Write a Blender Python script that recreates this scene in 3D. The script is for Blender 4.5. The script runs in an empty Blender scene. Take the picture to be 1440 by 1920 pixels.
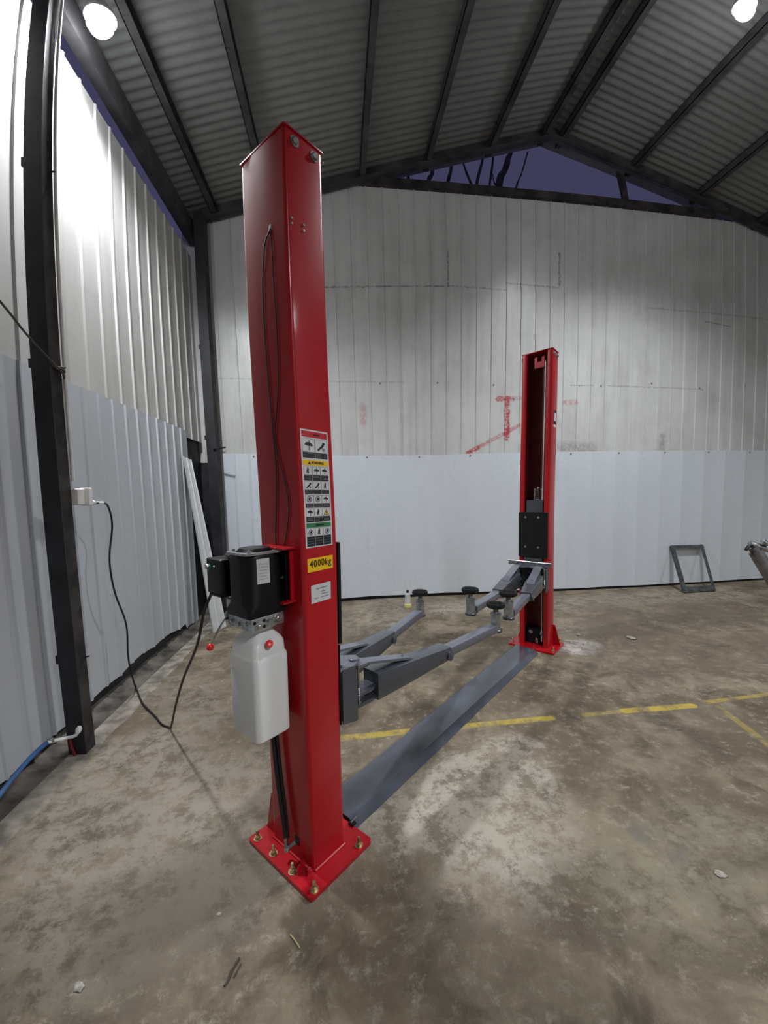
import bpy, bmesh, math, random
from mathutils import Vector, Matrix
random.seed(7)
PI = math.pi
sc = bpy.context.scene
COL = sc.collection

# ------------------------------------------------------------------ camera
# wide phone lens: r = F*(th + A3*th^3 + A5*th^5), approximated by the lens-polynomial camera
F_PX, A3, A5, CX, CY = 706.4, 0.4988, -0.0018, 15.0, 31.1
YAW, PITCH, ROLL, CAM_H = -0.123, -0.0862, -0.0211, 1.537
cd = bpy.data.cameras.new('camera')
cam = bpy.data.objects.new('camera', cd)
COL.objects.link(cam)
sc.camera = cam
cam.matrix_world = (Matrix.Translation((0, 0, CAM_H)) @ Matrix.Rotation(YAW, 4, 'Z')
                    @ Matrix.Rotation(PI/2 + PITCH, 4, 'X') @ Matrix.Rotation(ROLL, 4, 'Z'))
cd.clip_start = 0.02
cd.clip_end = 200
S = 0.02  # sensor mm per pixel
LENS_MODE = 'PANO'
if LENS_MODE == 'PANO':
    cd.type = 'PANO'
    cd.panorama_type = 'FISHEYE_LENS_POLYNOMIAL'
    K = LENS_K = (0.0, 0.0, 0.0, 0.0)
    # least squares th(r) = k1 r + k2 r^2 + k3 r^3 + k4 r^4  (r in mm)
    n = 400
    rows = []
    for i in range(1, n + 1):
        th = 1.09 * i / n
        rows.append((F_PX * (th + A3*th**3 + A5*th**5) * S, th))
    M = [[sum((r/20)**(a + b) for r, t in rows) for b in range(1, 5)] for a in range(1, 5)]
    V = [sum((r/20)**a * t for r, t in rows) for a in range(1, 5)]
    for i in range(4):
        p = M[i][i]
        for j in range(i, 4):
            M[i][j] /= p
        V[i] /= p
        for k in range(4):
            if k != i:
                q = M[k][i]
                for j in range(i, 4):
                    M[k][j] -= q * M[i][j]
                V[k] -= q * V[i]
    cd.fisheye_polynomial_k0 = 0
    cd.fisheye_polynomial_k1 = -V[0]/20
    cd.fisheye_polynomial_k2 = -V[1]/400
    cd.fisheye_polynomial_k3 = -V[2]/8000
    cd.fisheye_polynomial_k4 = -V[3]/160000
    cd.fisheye_fov = PI
    cd.sensor_fit = 'HORIZONTAL'
    cd.sensor_width = 1440 * S
    cd.sensor_height = 1920 * S
    cd.shift_x = -CX / 1440
    cd.shift_y = CY / 1920
else:
    cd.sensor_fit = 'HORIZONTAL'
    cd.sensor_width = 36
    cd.lens = 36 * 800 / 1440

# ------------------------------------------------------------------ light
vs = sc.view_settings
vs.view_transform = 'Standard'
vs.look = 'None'
vs.gamma = 1
vs.use_curve_mapping = False
vs.exposure = 0.28
w = bpy.data.worlds.new('dusk_sky')
sc.world = w
w.use_nodes = True
bg = w.node_tree.nodes['Background']
bg.inputs[0].default_value = (0.066, 0.064, 0.135, 1)
bg.inputs[1].default_value = 0.6

# position, cone degrees, blend, watts down, watts all round, lamp radius
LAMPS = [((-1.55, 2.92, 4.80), 162, 0.7, 420, 10, 0.10), ((3.66, 3.06, 5.86), 136, 0.85, 640, 16, 0.25),
         ((2.6, -2.4, 5.0), 140, 0.5, 430, 10, 0.3), ((6.4, -0.5, 5.2), 140, 0.5, 150, 8, 0.3)]  # both unseen, added as fill light from behind the camera
LAMP_COL = (0.93, 0.96, 1.0)

# ------------------------------------------------------------------ node helpers
class NT:
    def __init__(s, name):
        s.m = bpy.data.materials.new(name)
        s.m.use_nodes = True
        s.t = s.m.node_tree
        s.b = s.t.nodes['Principled BSDF']
        s.o = s.t.nodes['Material Output']
    def n(s, ty, **kw):
        x = s.t.nodes.new(ty)
        for k, v in kw.items():
            setattr(x, k, v)
        return x
    def put(s, sock, v):
        if isinstance(v, bpy.types.NodeSocket):
            s.t.links.new(v, sock)
        elif isinstance(v, (tuple, list)) and len(v) == 3 and sock.type == 'RGBA':
            sock.default_value = (*v, 1)
        else:
            sock.default_value = v
    def math(s, op, a, b=0.0, c=0.0, clamp=False):
        x = s.n('ShaderNodeMath', operation=op, use_clamp=clamp)
        s.put(x.inputs[0], a); s.put(x.inputs[1], b); s.put(x.inputs[2], c)
        return x.outputs[0]
    def noise(s, vec, scale, detail=4, rough=0.55, dist=0.0):
        x = s.n('ShaderNodeTexNoise')
        s.put(x.inputs['Vector'], vec)
        x.inputs['Scale'].default_value = scale
        x.inputs['Detail'].default_value = detail
        x.inputs['Roughness'].default_value = rough
        x.inputs['Distortion'].default_value = dist
        return x.outputs[0]
    def ramp(s, f, a, b):
        x = s.n('ShaderNodeMapRange')
        s.put(x.inputs[0], f); x.inputs[1].default_value = a; x.inputs[2].default_value = b
        x.interpolation_type = 'SMOOTHSTEP'
        return x.outputs[0]
    def mix(s, f, a, b, mode='MIX'):
        x = s.n('ShaderNodeMix', data_type='RGBA', blend_type=mode)
        s.put(x.inputs[0], f); s.put(x.inputs[6], a); s.put(x.inputs[7], b)
        return x.outputs[2]
    def pos(s):
        return s.n('ShaderNodeNewGeometry').outputs['Position']
    def scl(s, vec, sx, sy, sz):
        x = s.n('ShaderNodeVectorMath', operation='MULTIPLY')
        s.put(x.inputs[0], vec); x.inputs[1].default_value = (sx, sy, sz)
        return x.outputs[0]
    def sep(s, vec):
        x = s.n('ShaderNodeSeparateXYZ'); s.put(x.inputs[0], vec)
        return x.outputs
    def bump(s, h, strength=0.3, dist=0.01):
        x = s.n('ShaderNodeBump')
        s.put(x.inputs['Height'], h)
        x.inputs['Strength'].default_value = strength
        x.inputs['Distance'].default_value = dist
        s.put(s.b.inputs['Normal'], x.outputs[0])
    def segmask(s, u, v, a, b, r, soft, wob=None):
        """1 within r of the segment a-b in the (u,v) plane, falling over soft"""
        dx, dy = b[0]-a[0], b[1]-a[1]
        L2 = dx*dx + dy*dy + 1e-9
        pu = s.math('SUBTRACT', u, a[0]); pv = s.math('SUBTRACT', v, a[1])
        t = s.math('MULTIPLY_ADD', pu, dx/L2, s.math('MULTIPLY', pv, dy/L2), clamp=True)
        du = s.math('MULTIPLY_ADD', t, -dx, pu); dv = s.math('MULTIPLY_ADD', t, -dy, pv)
        d = s.math('SQRT', s.math('ADD', s.math('MULTIPLY', du, du), s.math('MULTIPLY', dv, dv)))
        if wob is not None:
            d = s.math('ADD', d, wob)
        return s.ramp(d, r + soft, r)

def plain(name, col, rough=0.5, metal=0.0, coat=0.0, var=0.08, nscale=9.0, bump=0.0, spec=0.5):
    t = NT(name)
    p = t.pos()
    f = t.noise(p, nscale, 5)
    dark = tuple(c*(1-var*2.2) for c in col); lite = tuple(min(1, c*(1+var)) for c in col)
    t.put(t.b.inputs['Base Color'], t.mix(t.ramp(f, 0.3, 0.7), dark, lite))
    t.b.inputs['Roughness'].default_value = rough
    t.b.inputs['Metallic'].default_value = metal
    t.b.inputs['Coat Weight'].default_value = coat
    t.b.inputs['Coat Roughness'].default_value = 0.08
    t.b.inputs['Specular IOR Level'].default_value = spec
    if bump:
        t.bump(t.noise(p, nscale*6, 3), bump, 0.004)
    return t.m

M_RED = plain('red_gloss_paint', (0.43, 0.006, 0.013), 0.30, 0, 0.3, 0.04, 3, 0, 0.35)
M_REDP = plain('red_plastic', (0.72, 0.02, 0.02), 0.3)
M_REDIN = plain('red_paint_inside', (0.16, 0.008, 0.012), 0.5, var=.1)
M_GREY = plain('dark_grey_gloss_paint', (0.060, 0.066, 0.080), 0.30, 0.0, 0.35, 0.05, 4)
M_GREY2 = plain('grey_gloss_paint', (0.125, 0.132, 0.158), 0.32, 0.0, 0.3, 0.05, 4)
M_COVER = plain('slate_gloss_paint', (0.072, 0.080, 0.100), 0.20, 0.0, 0.6, 0.12, 3)
M_BLACK = plain('black_enamel', (0.004, 0.004, 0.006), 0.42, 0, 0.0, spec=0.3)
M_RUB = plain('black_rubber', (0.009, 0.009, 0.010), 0.8, bump=0.2, spec=0.25)
M_ZINC = plain('zinc_plated_steel', (0.52, 0.53, 0.54), 0.3, 1.0, var=0.2, nscale=40)
M_ZINCD = plain('dull_zinc', (0.36, 0.37, 0.37), 0.45, 0.6, var=0.15, nscale=30)
M_BRASS = plain('yellow_zinc_bolt', (0.62, 0.50, 0.30), 0.35, 0.9, var=0.25, nscale=60)
M_ALU = plain('cast_aluminium', (0.50, 0.52, 0.53), 0.32, 0.85, var=0.18, nscale=50, bump=0.15)
M_STEELCOL = plain('black_painted_steel', (0.016, 0.016, 0.021), 0.6, var=0.3, nscale=5, bump=0.3)
M_STEELBRN = plain('brownish_black_steel', (0.035, 0.028, 0.028), 0.75, var=0.4, nscale=7, bump=0.4)
M_PURL = plain('dark_purlin_steel', (0.055, 0.052, 0.056), 0.8, var=0.25, nscale=4)
M_WPLAS = plain('white_plastic', (0.82, 0.82, 0.80), 0.35)
M_CORD = plain('black_cord', (0.008, 0.008, 0.008), 0.5)
M_WIRE = plain('wire_steel', (0.10, 0.085, 0.07), 0.7)
M_CABLE = plain('bright_cable', (0.80, 0.76, 0.70), 0.4, 0.2)
M_BLUE = plain('blue_hose_rubber', (0.05, 0.13, 0.33), 0.4)
M_YEL = plain('yellow_sticker', (0.90, 0.53, 0.01), 0.45, var=0.02)
M_STWH = plain('sticker_white', (0.66, 0.65, 0.66), 0.5, var=0.03)
M_PLATE = plain('rating_plate_silver', (0.66, 0.67, 0.68), 0.45, 0.1, var=0.05)
M_INK = plain('black_ink', (0.012, 0.012, 0.016), 0.55, var=0.02)
M_INKG = plain('grey_ink', (0.22, 0.22, 0.24), 0.55, var=0.02)
M_GREEN = plain('green_sticker', (0.03, 0.20, 0.07), 0.5, var=0.02)
M_STRED = plain('red_sticker', (0.55, 0.02, 0.03), 0.5, var=0.02)
M_TREE = plain('bark', (0.09, 0.085, 0.09), 0.9, var=0.3)
M_STONE = plain('pale_stone', (0.36, 0.335, 0.285), 0.8, var=0.2, nscale=60)
M_TWIG = plain('dark_twig', (0.05, 0.04, 0.03), 0.8)
M_STRAW = plain('dry_straw', (0.48, 0.42, 0.20), 0.7)
M_BTNG = plain('green_button', (0.02, 0.20, 0.12), 0.3)
M_HANDLE = plain('worn_grey_handle', (0.16, 0.145, 0.14), 0.45, 0.3, var=0.2, nscale=20)

def panel_mat(name, base, dirt, amount, axis, paint=None, gloss=0.38, celltone=0.12):
    """painted sheet steel; axis = 'X' when the wall runs along x, 'Y' along y"""
    t = NT(name)
    p = t.pos()
    x, y, z = t.sep(p)
    u = x if axis == 'X' else y
    streak = t.noise(t.scl(p, 9, 9, 0.55), 1.0, 5, 0.6)
    cloud = t.noise(p, 1.3, 6, 0.65, 0.4)
    f = t.ramp(t.math('ADD', t.math('MULTIPLY', streak, 0.45), t.math('MULTIPLY', cloud, 0.62)), 0.44, 0.74)
    # every sheet has its own slight tone
    cell = t.math('FLOOR', t.math('DIVIDE', u, 0.22))
    wn = t.n('ShaderNodeTexWhiteNoise', noise_dimensions='1D')
    t.put(wn.inputs['W'], cell)
    c = t.mix(t.math('MULTIPLY', f, amount), base, dirt)
    c = t.mix(t.math('MULTIPLY', wn.outputs['Value'], celltone), c, dirt)
    if paint:
        wob = t.math('MULTIPLY_ADD', t.noise(p, 22, 3), 0.05, -0.028)
        for a, b, r, soft, col, k in paint:
            m = t.segmask(u, z, a, b, r, soft, wob)
            m = t.math('MULTIPLY', m, t.math('MULTIPLY', t.ramp(t.noise(p, 30, 3), 0.25, 0.6), k))
            c = t.mix(m, c, col)
    t.put(t.b.inputs['Base Color'], c)
    t.b.inputs['Roughness'].default_value = gloss
    t.put(t.b.inputs['Roughness'], t.math('MULTIPLY_ADD', cloud, 0.25, gloss - 0.1))
    t.bump(t.noise(t.scl(p, 1, 1, 0.35), 3.0, 2), 0.12, 0.02)
    return t.m

RP = (0.42, 0.02, 0.03)
PAINT = [((2.28, 2.905), (2.50, 2.905), 0.016, 0.03, RP, 0.85), ((2.425, 2.90), (2.43, 2.35), 0.026, 0.03, RP, 0.9),
         ((1.86, 2.15), (2.62, 2.53), 0.010, 0.03, RP, 0.55), ((1.84, 2.14), (2.0, 2.22), 0.012, 0.03, RP, 0.8),
         ((2.5, 2.91), (2.7, 2.92), 0.008, 0.03, (0.3, .1, .12), 0.4),
         ((0.305, 2.80), (0.31, 2.60), 0.02, 0.05, RP, 0.35), ((3.30, 2.85), (3.48, 2.85), 0.012, 0.04, RP, 0.5),
         ((0.30, 2.6), (0.30, 2.3), 0.015, 0.05, RP, 0.1), ((3.3, 2.2), (3.75, 2.16), 0.02, 0.12, (.25, .24, .22), 0.6),
         ((4.92, 2.35), (4.92, 2.15), 0.02, 0.05, (.2, .2, .2), 0.5)]
LAP = (0.16, 0.16, 0.15)
PAINT += [((-0.15, 4.33), (1.5, 4.42), 0.003, 0.008, LAP, 0.8), ((1.55, 4.42), (1.55, 4.9), 0.004, 0.010, LAP, 0.8), ((1.56, 4.43), (2.4, 4.40), 0.002, 0.008, LAP, 0.6),
          ((3.2, 4.48), (3.2, 4.95), 0.006, 0.012, LAP, 0.8), ((2.4, 4.50), (3.2, 4.47), 0.003, 0.008, LAP, 0.7), ((3.4, 3.10), (3.75, 3.10), 0.002, 0.008, LAP, 0.7),
          ((4.0, 3.10), (5.6, 3.07), 0.002, 0.008, LAP, 0.45), ((5.6, 4.1), (6.1, 4.05), 0.003, 0.008, LAP, 0.6), ((-1.6, 3.12), (0.9, 3.13), 0.002, 0.006, LAP, 0.35),
          ((4.6, 4.25), (7.2, 4.2), 0.003, 0.010, LAP, 0.4), ((-1.4, 2.65), (3.2, 3.12), 0.0005, 0.3, (0.44, 0.44, 0.42), 0.18)]
M_UP_BACK = panel_mat('weathered_cream_sheet', (0.60, 0.605, 0.595), (0.36, 0.355, 0.335), 0.62, 'X', PAINT, 0.30)
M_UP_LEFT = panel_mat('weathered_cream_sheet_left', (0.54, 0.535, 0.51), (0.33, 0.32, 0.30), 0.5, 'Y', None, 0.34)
M_LO_BACK = panel_mat('new_white_sheet', (0.62, 0.665, 0.71), (0.50, 0.53, 0.56), 0.25, 'X', None, 0.26, 0.05)
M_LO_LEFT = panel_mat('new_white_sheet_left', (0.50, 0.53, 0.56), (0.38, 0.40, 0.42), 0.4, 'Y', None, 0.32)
M_STRIP = panel_mat('loose_white_sheet', (0.58, 0.60, 0.60), (0.45, 0.45, 0.43), 0.4, 'Y', None, 0.35)
M_ROOF = panel_mat('grey_roof_sheet', (0.20, 0.205, 0.20), (0.13, 0.13, 0.13), 0.6, 'Y', None, 0.5)

def floor_mat():
    t = NT('stained_concrete')
    p = t.pos()
    x, y, z = t.sep(p)
    big = t.noise(p, 1.15, 7, 0.62, 0.5)
    mid = t.noise(p, 3.0, 8, 0.68, 0.5)
    fine = t.noise(p, 14, 10, 0.8, 0.15)
    grit = t.noise(p, 75, 5, 0.75)
    c = t.mix(t.ramp(mid, 0.36, 0.64), (0.088, 0.066, 0.042), (0.250, 0.203, 0.142))
    c = t.mix(t.math('MULTIPLY', t.ramp(big, 0.45, 0.62), 0.8), c, (0.125, 0.092, 0.060))
    c = t.mix(t.math('MULTIPLY', t.ramp(fine, 0.50, 0.70), 0.6), c, (0.44, 0.395, 0.32))
    c = t.mix(t.math('MULTIPLY', t.ramp(fine, 0.44, 0.28), 0.55), c, (0.085, 0.072, 0.06))
    c = t.mix(t.math('MULTIPLY', t.ramp(grit, 0.42, 0.25), 0.5), c, (0.09, 0.08, 0.07))
    wob = t.math('ADD', t.math('MULTIPLY_ADD', mid, 0.50, -0.25), t.math('MULTIPLY_ADD', fine, 0.34, -0.17))
    LIGHT = (0.46, 0.41, 0.34); PALE = (0.60, 0.56, 0.52); DARK = (0.095, 0.078, 0.060); BRN = (0.145, 0.115, 0.085)
    SMOOTH = (0.33, 0.285, 0.232)
    patches = [  # a, b, radius, softness, colour, strength : wear, stains and painted-in post shadow of the slab
        ((-0.6, 1.25), (-0.9, 1.45), 0.10, 0.22, DARK, 0.5), ((-1.3, 2.2), (-0.9, 1.6), 0.28, 0.35, SMOOTH, 0.75), ((-0.7, 2.0), (-0.35, 1.7), 0.2, 0.3, SMOOTH, 0.7),
        ((-1.45, 3.3), (-1.1, 2.8), 0.12, 0.3, SMOOTH, 0.5),
        ((0.22, 1.72), (0.95, 2.05), 0.13, 0.14, LIGHT, 0.75), ((0.40, 1.68), (0.62, 1.58), 0.10, 0.15, LIGHT, 0.7),
        ((0.62, 1.58), (0.85, 1.62), 0.13, 0.2, LIGHT, 0.55), ((0.45, 1.35), (0.60, 1.40), 0.10, 0.14, LIGHT, 0.3),
        ((2.22, 3.42), (2.34, 3.50), 0.10, 0.12, PALE, 0.8), ((2.1, 4.9), (5.5, 4.95), 0.15, 0.35, LIGHT, 0.35),
        ((0.3, 4.4), (0.5, 5.3), 0.25, 0.3, LIGHT, 0.3), ((1.3, 4.9), (1.8, 5.0), 0.1, 0.3, LIGHT, 0.5),
        ((2.2, 3.9), (2.7, 4.1), 0.15, 0.2, LIGHT, 0.3),
        ((3.0, 3.9), (4.6, 4.1), 0.28, 0.25, BRN, 0.8), ((2.6, 3.1), (4.4, 3.2), 0.25, 0.35, BRN, 0.7),
        ((3.3, 4.5), (4.6, 4.3), 0.18, 0.3, BRN, 0.6), ((0.9, 3.1), (1.3, 3.6), 0.15, 0.25, BRN, 0.4),
        ((-0.75, 1.33), (-0.50, 1.55), 0.10, 0.16, BRN, 0.45),  # brown patch paints in the near post's cast shadow
        ((1.7, 1.9), (2.3, 2.2), 0.12, 0.3, BRN, 0.35),
        ((0.4, 1.05), (1.0, 0.9), 0.1, 0.2, BRN, 0.4), ((-1.9, 1.7), (-1.75, 2.2), 0.06, 0.1, DARK, 0.5),
        ((1.2, 1.25), (1.6, 1.35), 0.12, 0.25, (0.27, 0.245, 0.175), 0.6),
        ((1.25, 1.45), (1.32, 1.36), 0.03, 0.06, (0.13, 0.125, 0.12), 0.5),
    ]
    tex = t.math('MULTIPLY_ADD', t.ramp(t.noise(p, 9, 8, 0.8, 0.1), 0.42, 0.56), 0.8, 0.2)
    for a, b, r, soft, col, k in patches:
        c = t.mix(t.math('MULTIPLY', t.segmask(x, y, a, b, r, soft, wob), t.math('MULTIPLY', tex, k)), c, col)
    # worn yellow bay lines
    wb2 = t.math('MULTIPLY_ADD', fine, 0.035, -0.018)
    wear = t.ramp(t.math('ADD', t.noise(p, 5, 5, 0.7), t.math('MULTIPLY_ADD', grit, 0.3, -0.15)), 0.34, 0.56)
    YL = (0.44, 0.33, 0.06)
    for a, b, r, k in (((-0.05, 2.38), (0.42, 2.383), 0.022, 0.9), ((0.42, 2.383), (1.36, 2.383), 0.020, 1.0),
                       ((1.6, 2.383), (1.9, 2.383), 0.014, 0.45), ((1.9, 2.383), (2.42, 2.36), 0.024, 1.0),
                       ((2.55, 2.38), (4.2, 2.385), 0.014, 0.7), ((2.58, 2.30), (2.45, 1.75), 0.018, 0.45)):
        m = t.segmask(x, y, a, b, r, 0.012, wb2)
        c = t.mix(t.math('MULTIPLY', m, t.math('MULTIPLY', wear, k)), c, YL)
    t.put(t.b.inputs['Base Color'], c)
    t.put(t.b.inputs['Roughness'], t.math('MULTIPLY_ADD', mid, 0.3, 0.50))
    t.b.inputs['Specular IOR Level'].default_value = 0.3
    h = t.math('ADD', t.math('MULTIPLY', fine, 0.8), t.math('MULTIPLY', grit, 0.25))
    t.bump(h, 0.55, 0.018)
    return t.m
M_FLOOR = floor_mat()
M_PLINTH = plain('dirty_plinth_concrete', (0.10, 0.088, 0.072), 0.85, var=0.35, nscale=6, bump=0.5)
M_LIP = plain('pale_floor_screed', (0.25, 0.22, 0.18), 0.8, var=0.25, nscale=9, bump=0.4)

def tank_mat():
    t = NT('milky_tank_plastic')
    t.b.inputs['Base Color'].default_value = (0.95, 0.96, 0.95, 1)
    t.b.inputs['Roughness'].default_value = 0.28
    tr = t.n('ShaderNodeBsdfTransparent')
    mx = t.n('ShaderNodeMixShader')
    mx.inputs[0].default_value = 0.76
    t.t.links.new(tr.outputs[0], mx.inputs[1]); t.t.links.new(t.b.outputs[0], mx.inputs[2])
    t.t.links.new(mx.outputs[0], t.o.inputs[0])
    return t.m
M_TANK = tank_mat()
M_OIL = plain('pale_hydraulic_oil', (0.50, 0.34, 0.16), 0.4, var=0.02)
def emit_mat(name, col, st):
    t = NT(name)
    e = t.n('ShaderNodeEmission')
    e.inputs[0].default_value = (*col, 1); e.inputs[1].default_value = st
    t.t.links.new(e.outputs[0], t.o.inputs[0])
    return t.m
M_LED = emit_mat('lamp_glass_lit', (0.90, 0.95, 1.0), 30)
def glass_mat(name, col, alpha):
    t = NT(name)
    t.b.inputs['Base Color'].default_value = (*col, 1)
    t.b.inputs['Roughness'].default_value = 0.1
    t.b.inputs['Alpha'].default_value = alpha
    return t.m
M_CLEAR = glass_mat('clear_plastic', (0.75, 0.78, 0.80), 0.45)

# ------------------------------------------------------------------ mesh helper
class MB:
    def __init__(s):
        s.bm = bmesh.new(); s.mats = []
    def mi(s, m):
        if m not in s.mats:
            s.mats.append(m)
        return s.mats.index(m)
    def face(s, vs_, m, smooth=False):
        try:
            f = s.bm.faces.new(vs_)
        except ValueError:
            return
        f.material_index = s.mi(m); f.smooth = smooth
    def box(s, lo, hi, m, M=None, bev=0.0):
        x0, y0, z0 = lo; x1, y1, z1 = hi
        co = [(x0,y0,z0),(x1,y0,z0),(x1,y1,z0),(x0,y1,z0),(x0,y0,z1),(x1,y0,z1),(x1,y1,z1),(x0,y1,z1)]
        if bev > 0:
            return s.loft([( z0, x0+bev, x1-bev, y0+bev, y1-bev), (z0+bev, x0, x1, y0, y1), (z1-bev, x0, x1, y0, y1),
                           (z1, x0+bev, x1-bev, y0+bev, y1-bev)], m, r=bev, seg=2, M=M)
        v = [s.bm.verts.new(M @ Vector(c) if M else c) for c in co]
        for q in ((0,3,2,1),(4,5,6,7),(0,1,5,4),(1,2,6,5),(2,3,7,6),(3,0,4,7)):
            s.face([v[i] for i in q], m)
    def loft(s, secs, m, r=0.01, seg=3, M=None, cap=True, smooth=True):
        """secs: (z, x0, x1, y0, y1[, r]) rounded rectangles joined up the z axis"""
        rings = []
        for sec in secs:
            z, x0, x1, y0, y1 = sec[:5]
            rr = sec[5] if len(sec) > 5 else r
            rr = max(1e-4, min(rr, (x1-x0)/2-1e-4, (y1-y0)/2-1e-4))
            ring = []
            for cx, cy, a0 in ((x1-rr, y1-rr, 0), (x0+rr, y1-rr, 90), (x0+rr, y0+rr, 180), (x1-rr, y0+rr, 270)):
                for k in range(seg+1):
                    a = math.radians(a0 + 90*k/seg)
                    c = Vector((cx + rr*math.cos(a), cy + rr*math.sin(a), z))
                    ring.append(s.bm.verts.new(M @ c if M else c))
            rings.append(ring)
        s._skin(rings, m, cap, smooth)
    def _skin(s, rings, m, cap, smooth=True, closed=True):
        n = len(rings[0])
        for a, b in zip(rings, rings[1:]):
            for i in range(n if closed else n-1):
                j = (i+1) % n
                s.face([a[i], a[j], b[j], b[i]], m, smooth)
        if cap:
            s.face(list(reversed(rings[0])), m); s.face(rings[-1], m)
    def lathe(s, prof, m, c=(0,0,0), axis=(0,0,1), n=20, smooth=True, cap=True):
        q = Vector((0,0,1)).rotation_difference(Vector(axis).normalized())
        rings = []
        for r, z in prof:
            ring = []
            for k in range(n):
                a = 2*PI*k/n
                v = Vector((max(r,1e-4)*math.cos(a), max(r,1e-4)*math.sin(a), z))
                v.rotate(q)
                ring.append(s.bm.verts.new(v + Vector(c)))
            rings.append(ring)
        s._skin(rings, m, cap, smooth)
    def cyl(s, a, b, r, m, n=14, r2=None, smooth=True):
        a = Vector(a); b = Vector(b)
        s.lathe([(r, 0), (r if r2 is None else r2, (b-a).length)], m, a, b-a, n, smooth)
    def tube(s, pts, r, m, n=8, sub=6, spline=True):
        P = [Vector(p) for p in pts]
        if spline and len(P) > 2:
            Q = []
            E = [2*P[0]-P[1]] + P + [2*P[-1]-P[-2]]
            for i in range(1, len(E)-2):
                for k in range(sub):
                    t = k/sub
                    a, b, c, d = E[i-1], E[i], E[i+1], E[i+2]
                    Q.append(0.5*((2*b) + (c-a)*t + (2*a-5*b+4*c-d)*t*t + (3*b-a-3*c+d)*t**3))
            Q.append(P[-1]); P = Q
        rings = []
        up = Vector((0.13, 0.31, 1)).normalized()
        for i, p in enumerate(P):
            d = (P[min(i+1, len(P)-1)] - P[max(i-1, 0)])
            if d.length < 1e-9:
                d = Vector((0,0,1))
            d.normalize()
            x = up - d*up.dot(d)
            if x.length < 0.05:
                x = Vector((1,0,0)) - d*d.x
            x.normalize(); y = d.cross(x); up = x
            rr = r[min(i*len(r)//len(P), len(r)-1)] if isinstance(r, (list, tuple)) else r
            rings.append([s.bm.verts.new(p + rr*(math.cos(2*PI*k/n)*x + math.sin(2*PI*k/n)*y)) for k in range(n)])
        s._skin(rings, m, True)
    def prism(s, poly, off, m, smooth=False, M=None):
        """closed polygon (3D points) pushed along off"""
        off = Vector(off)
        T = (lambda v: M @ Vector(v)) if M else Vector
        a = [s.bm.verts.new(T(p)) for p in poly]
        b = [s.bm.verts.new(T(Vector(p)+off)) for p in poly]
        n = len(a)
        for i in range(n):
            j = (i+1) % n
            s.face([a[i], a[j], b[j], b[i]], m, smooth)
        s.face(list(reversed(a)), m); s.face(b, m)
    def hexbolt(s, c, axis, r, h, m, washer=True, stud=0.0):
        c = Vector(c); ax = Vector(axis).normalized()
        if washer:
            s.lathe([(r*1.45, 0), (r*1.45, r*0.25)], m, c, ax, 16); c = c + ax*r*0.25
        s.lathe([(r, 0), (r, h*0.8), (r*0.8, h)], m, c, ax, 6, smooth=False)
        if stud:
            s.lathe([(r*0.55, 0), (r*0.55, stud), (r*0.4, stud+r*.2)], m, c+ax*h, ax, 10)
    def sphere(s, c, r, m, n=16, sz=1.0):
        s.lathe([(r*math.sin(PI*k/n), -r*sz*math.cos(PI*k/n)) for k in range(n+1)], m, c, (0,0,1), n+4)
    def obj(s, name, parent=None, sharp=None):
        bmesh.ops.recalc_face_normals(s.bm, faces=s.bm.faces)
        me = bpy.data.meshes.new(name)
        s.bm.to_mesh(me); s.bm.free()
        for m in s.mats:
            me.materials.append(m)
        if sharp is None:
            sharp = 38
        me.set_sharp_from_angle(angle=math.radians(sharp))
        o = bpy.data.objects.new(name, me)
        COL.objects.link(o)
        if parent:
            o.parent = parent
        return o

def tag(o, label, cat, group=None):
    o['label'] = label; o['category'] = cat
    if group:
        o['group'] = group
    return o
def struct(o):
    o['kind'] = 'structure'
    return o
def thing(name, loc, rz, label, cat, group=None):
    o = bpy.data.objects.new(name, None)
    COL.objects.link(o)
    o.location = loc; o.rotation_euler = (0, 0, rz); o.empty_display_size = 0.1
    return tag(o, label, cat, group)
def dup(o, parent=None):
    c = o.copy(); COL.objects.link(c)
    if parent:
        c.parent = parent
    for ch in list(o.children):
        dup(ch, c)
    return c

# ------------------------------------------------------------------ room shell
XL, YB, XR, YF = -1.85, 5.55, 7.95, -5.0
RX, RZ = 3.04, 6.46                      # ridge
def roof_z(x):
    return RZ - (0.302*(RX-x) if x < RX else 0.262*(x-RX))
m = MB()
m.box((XL-1.5, YF-1, -0.25), (XR+1.0, YB+0.3, 0.0), M_FLOOR)
struct(m.obj('floor'))

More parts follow.
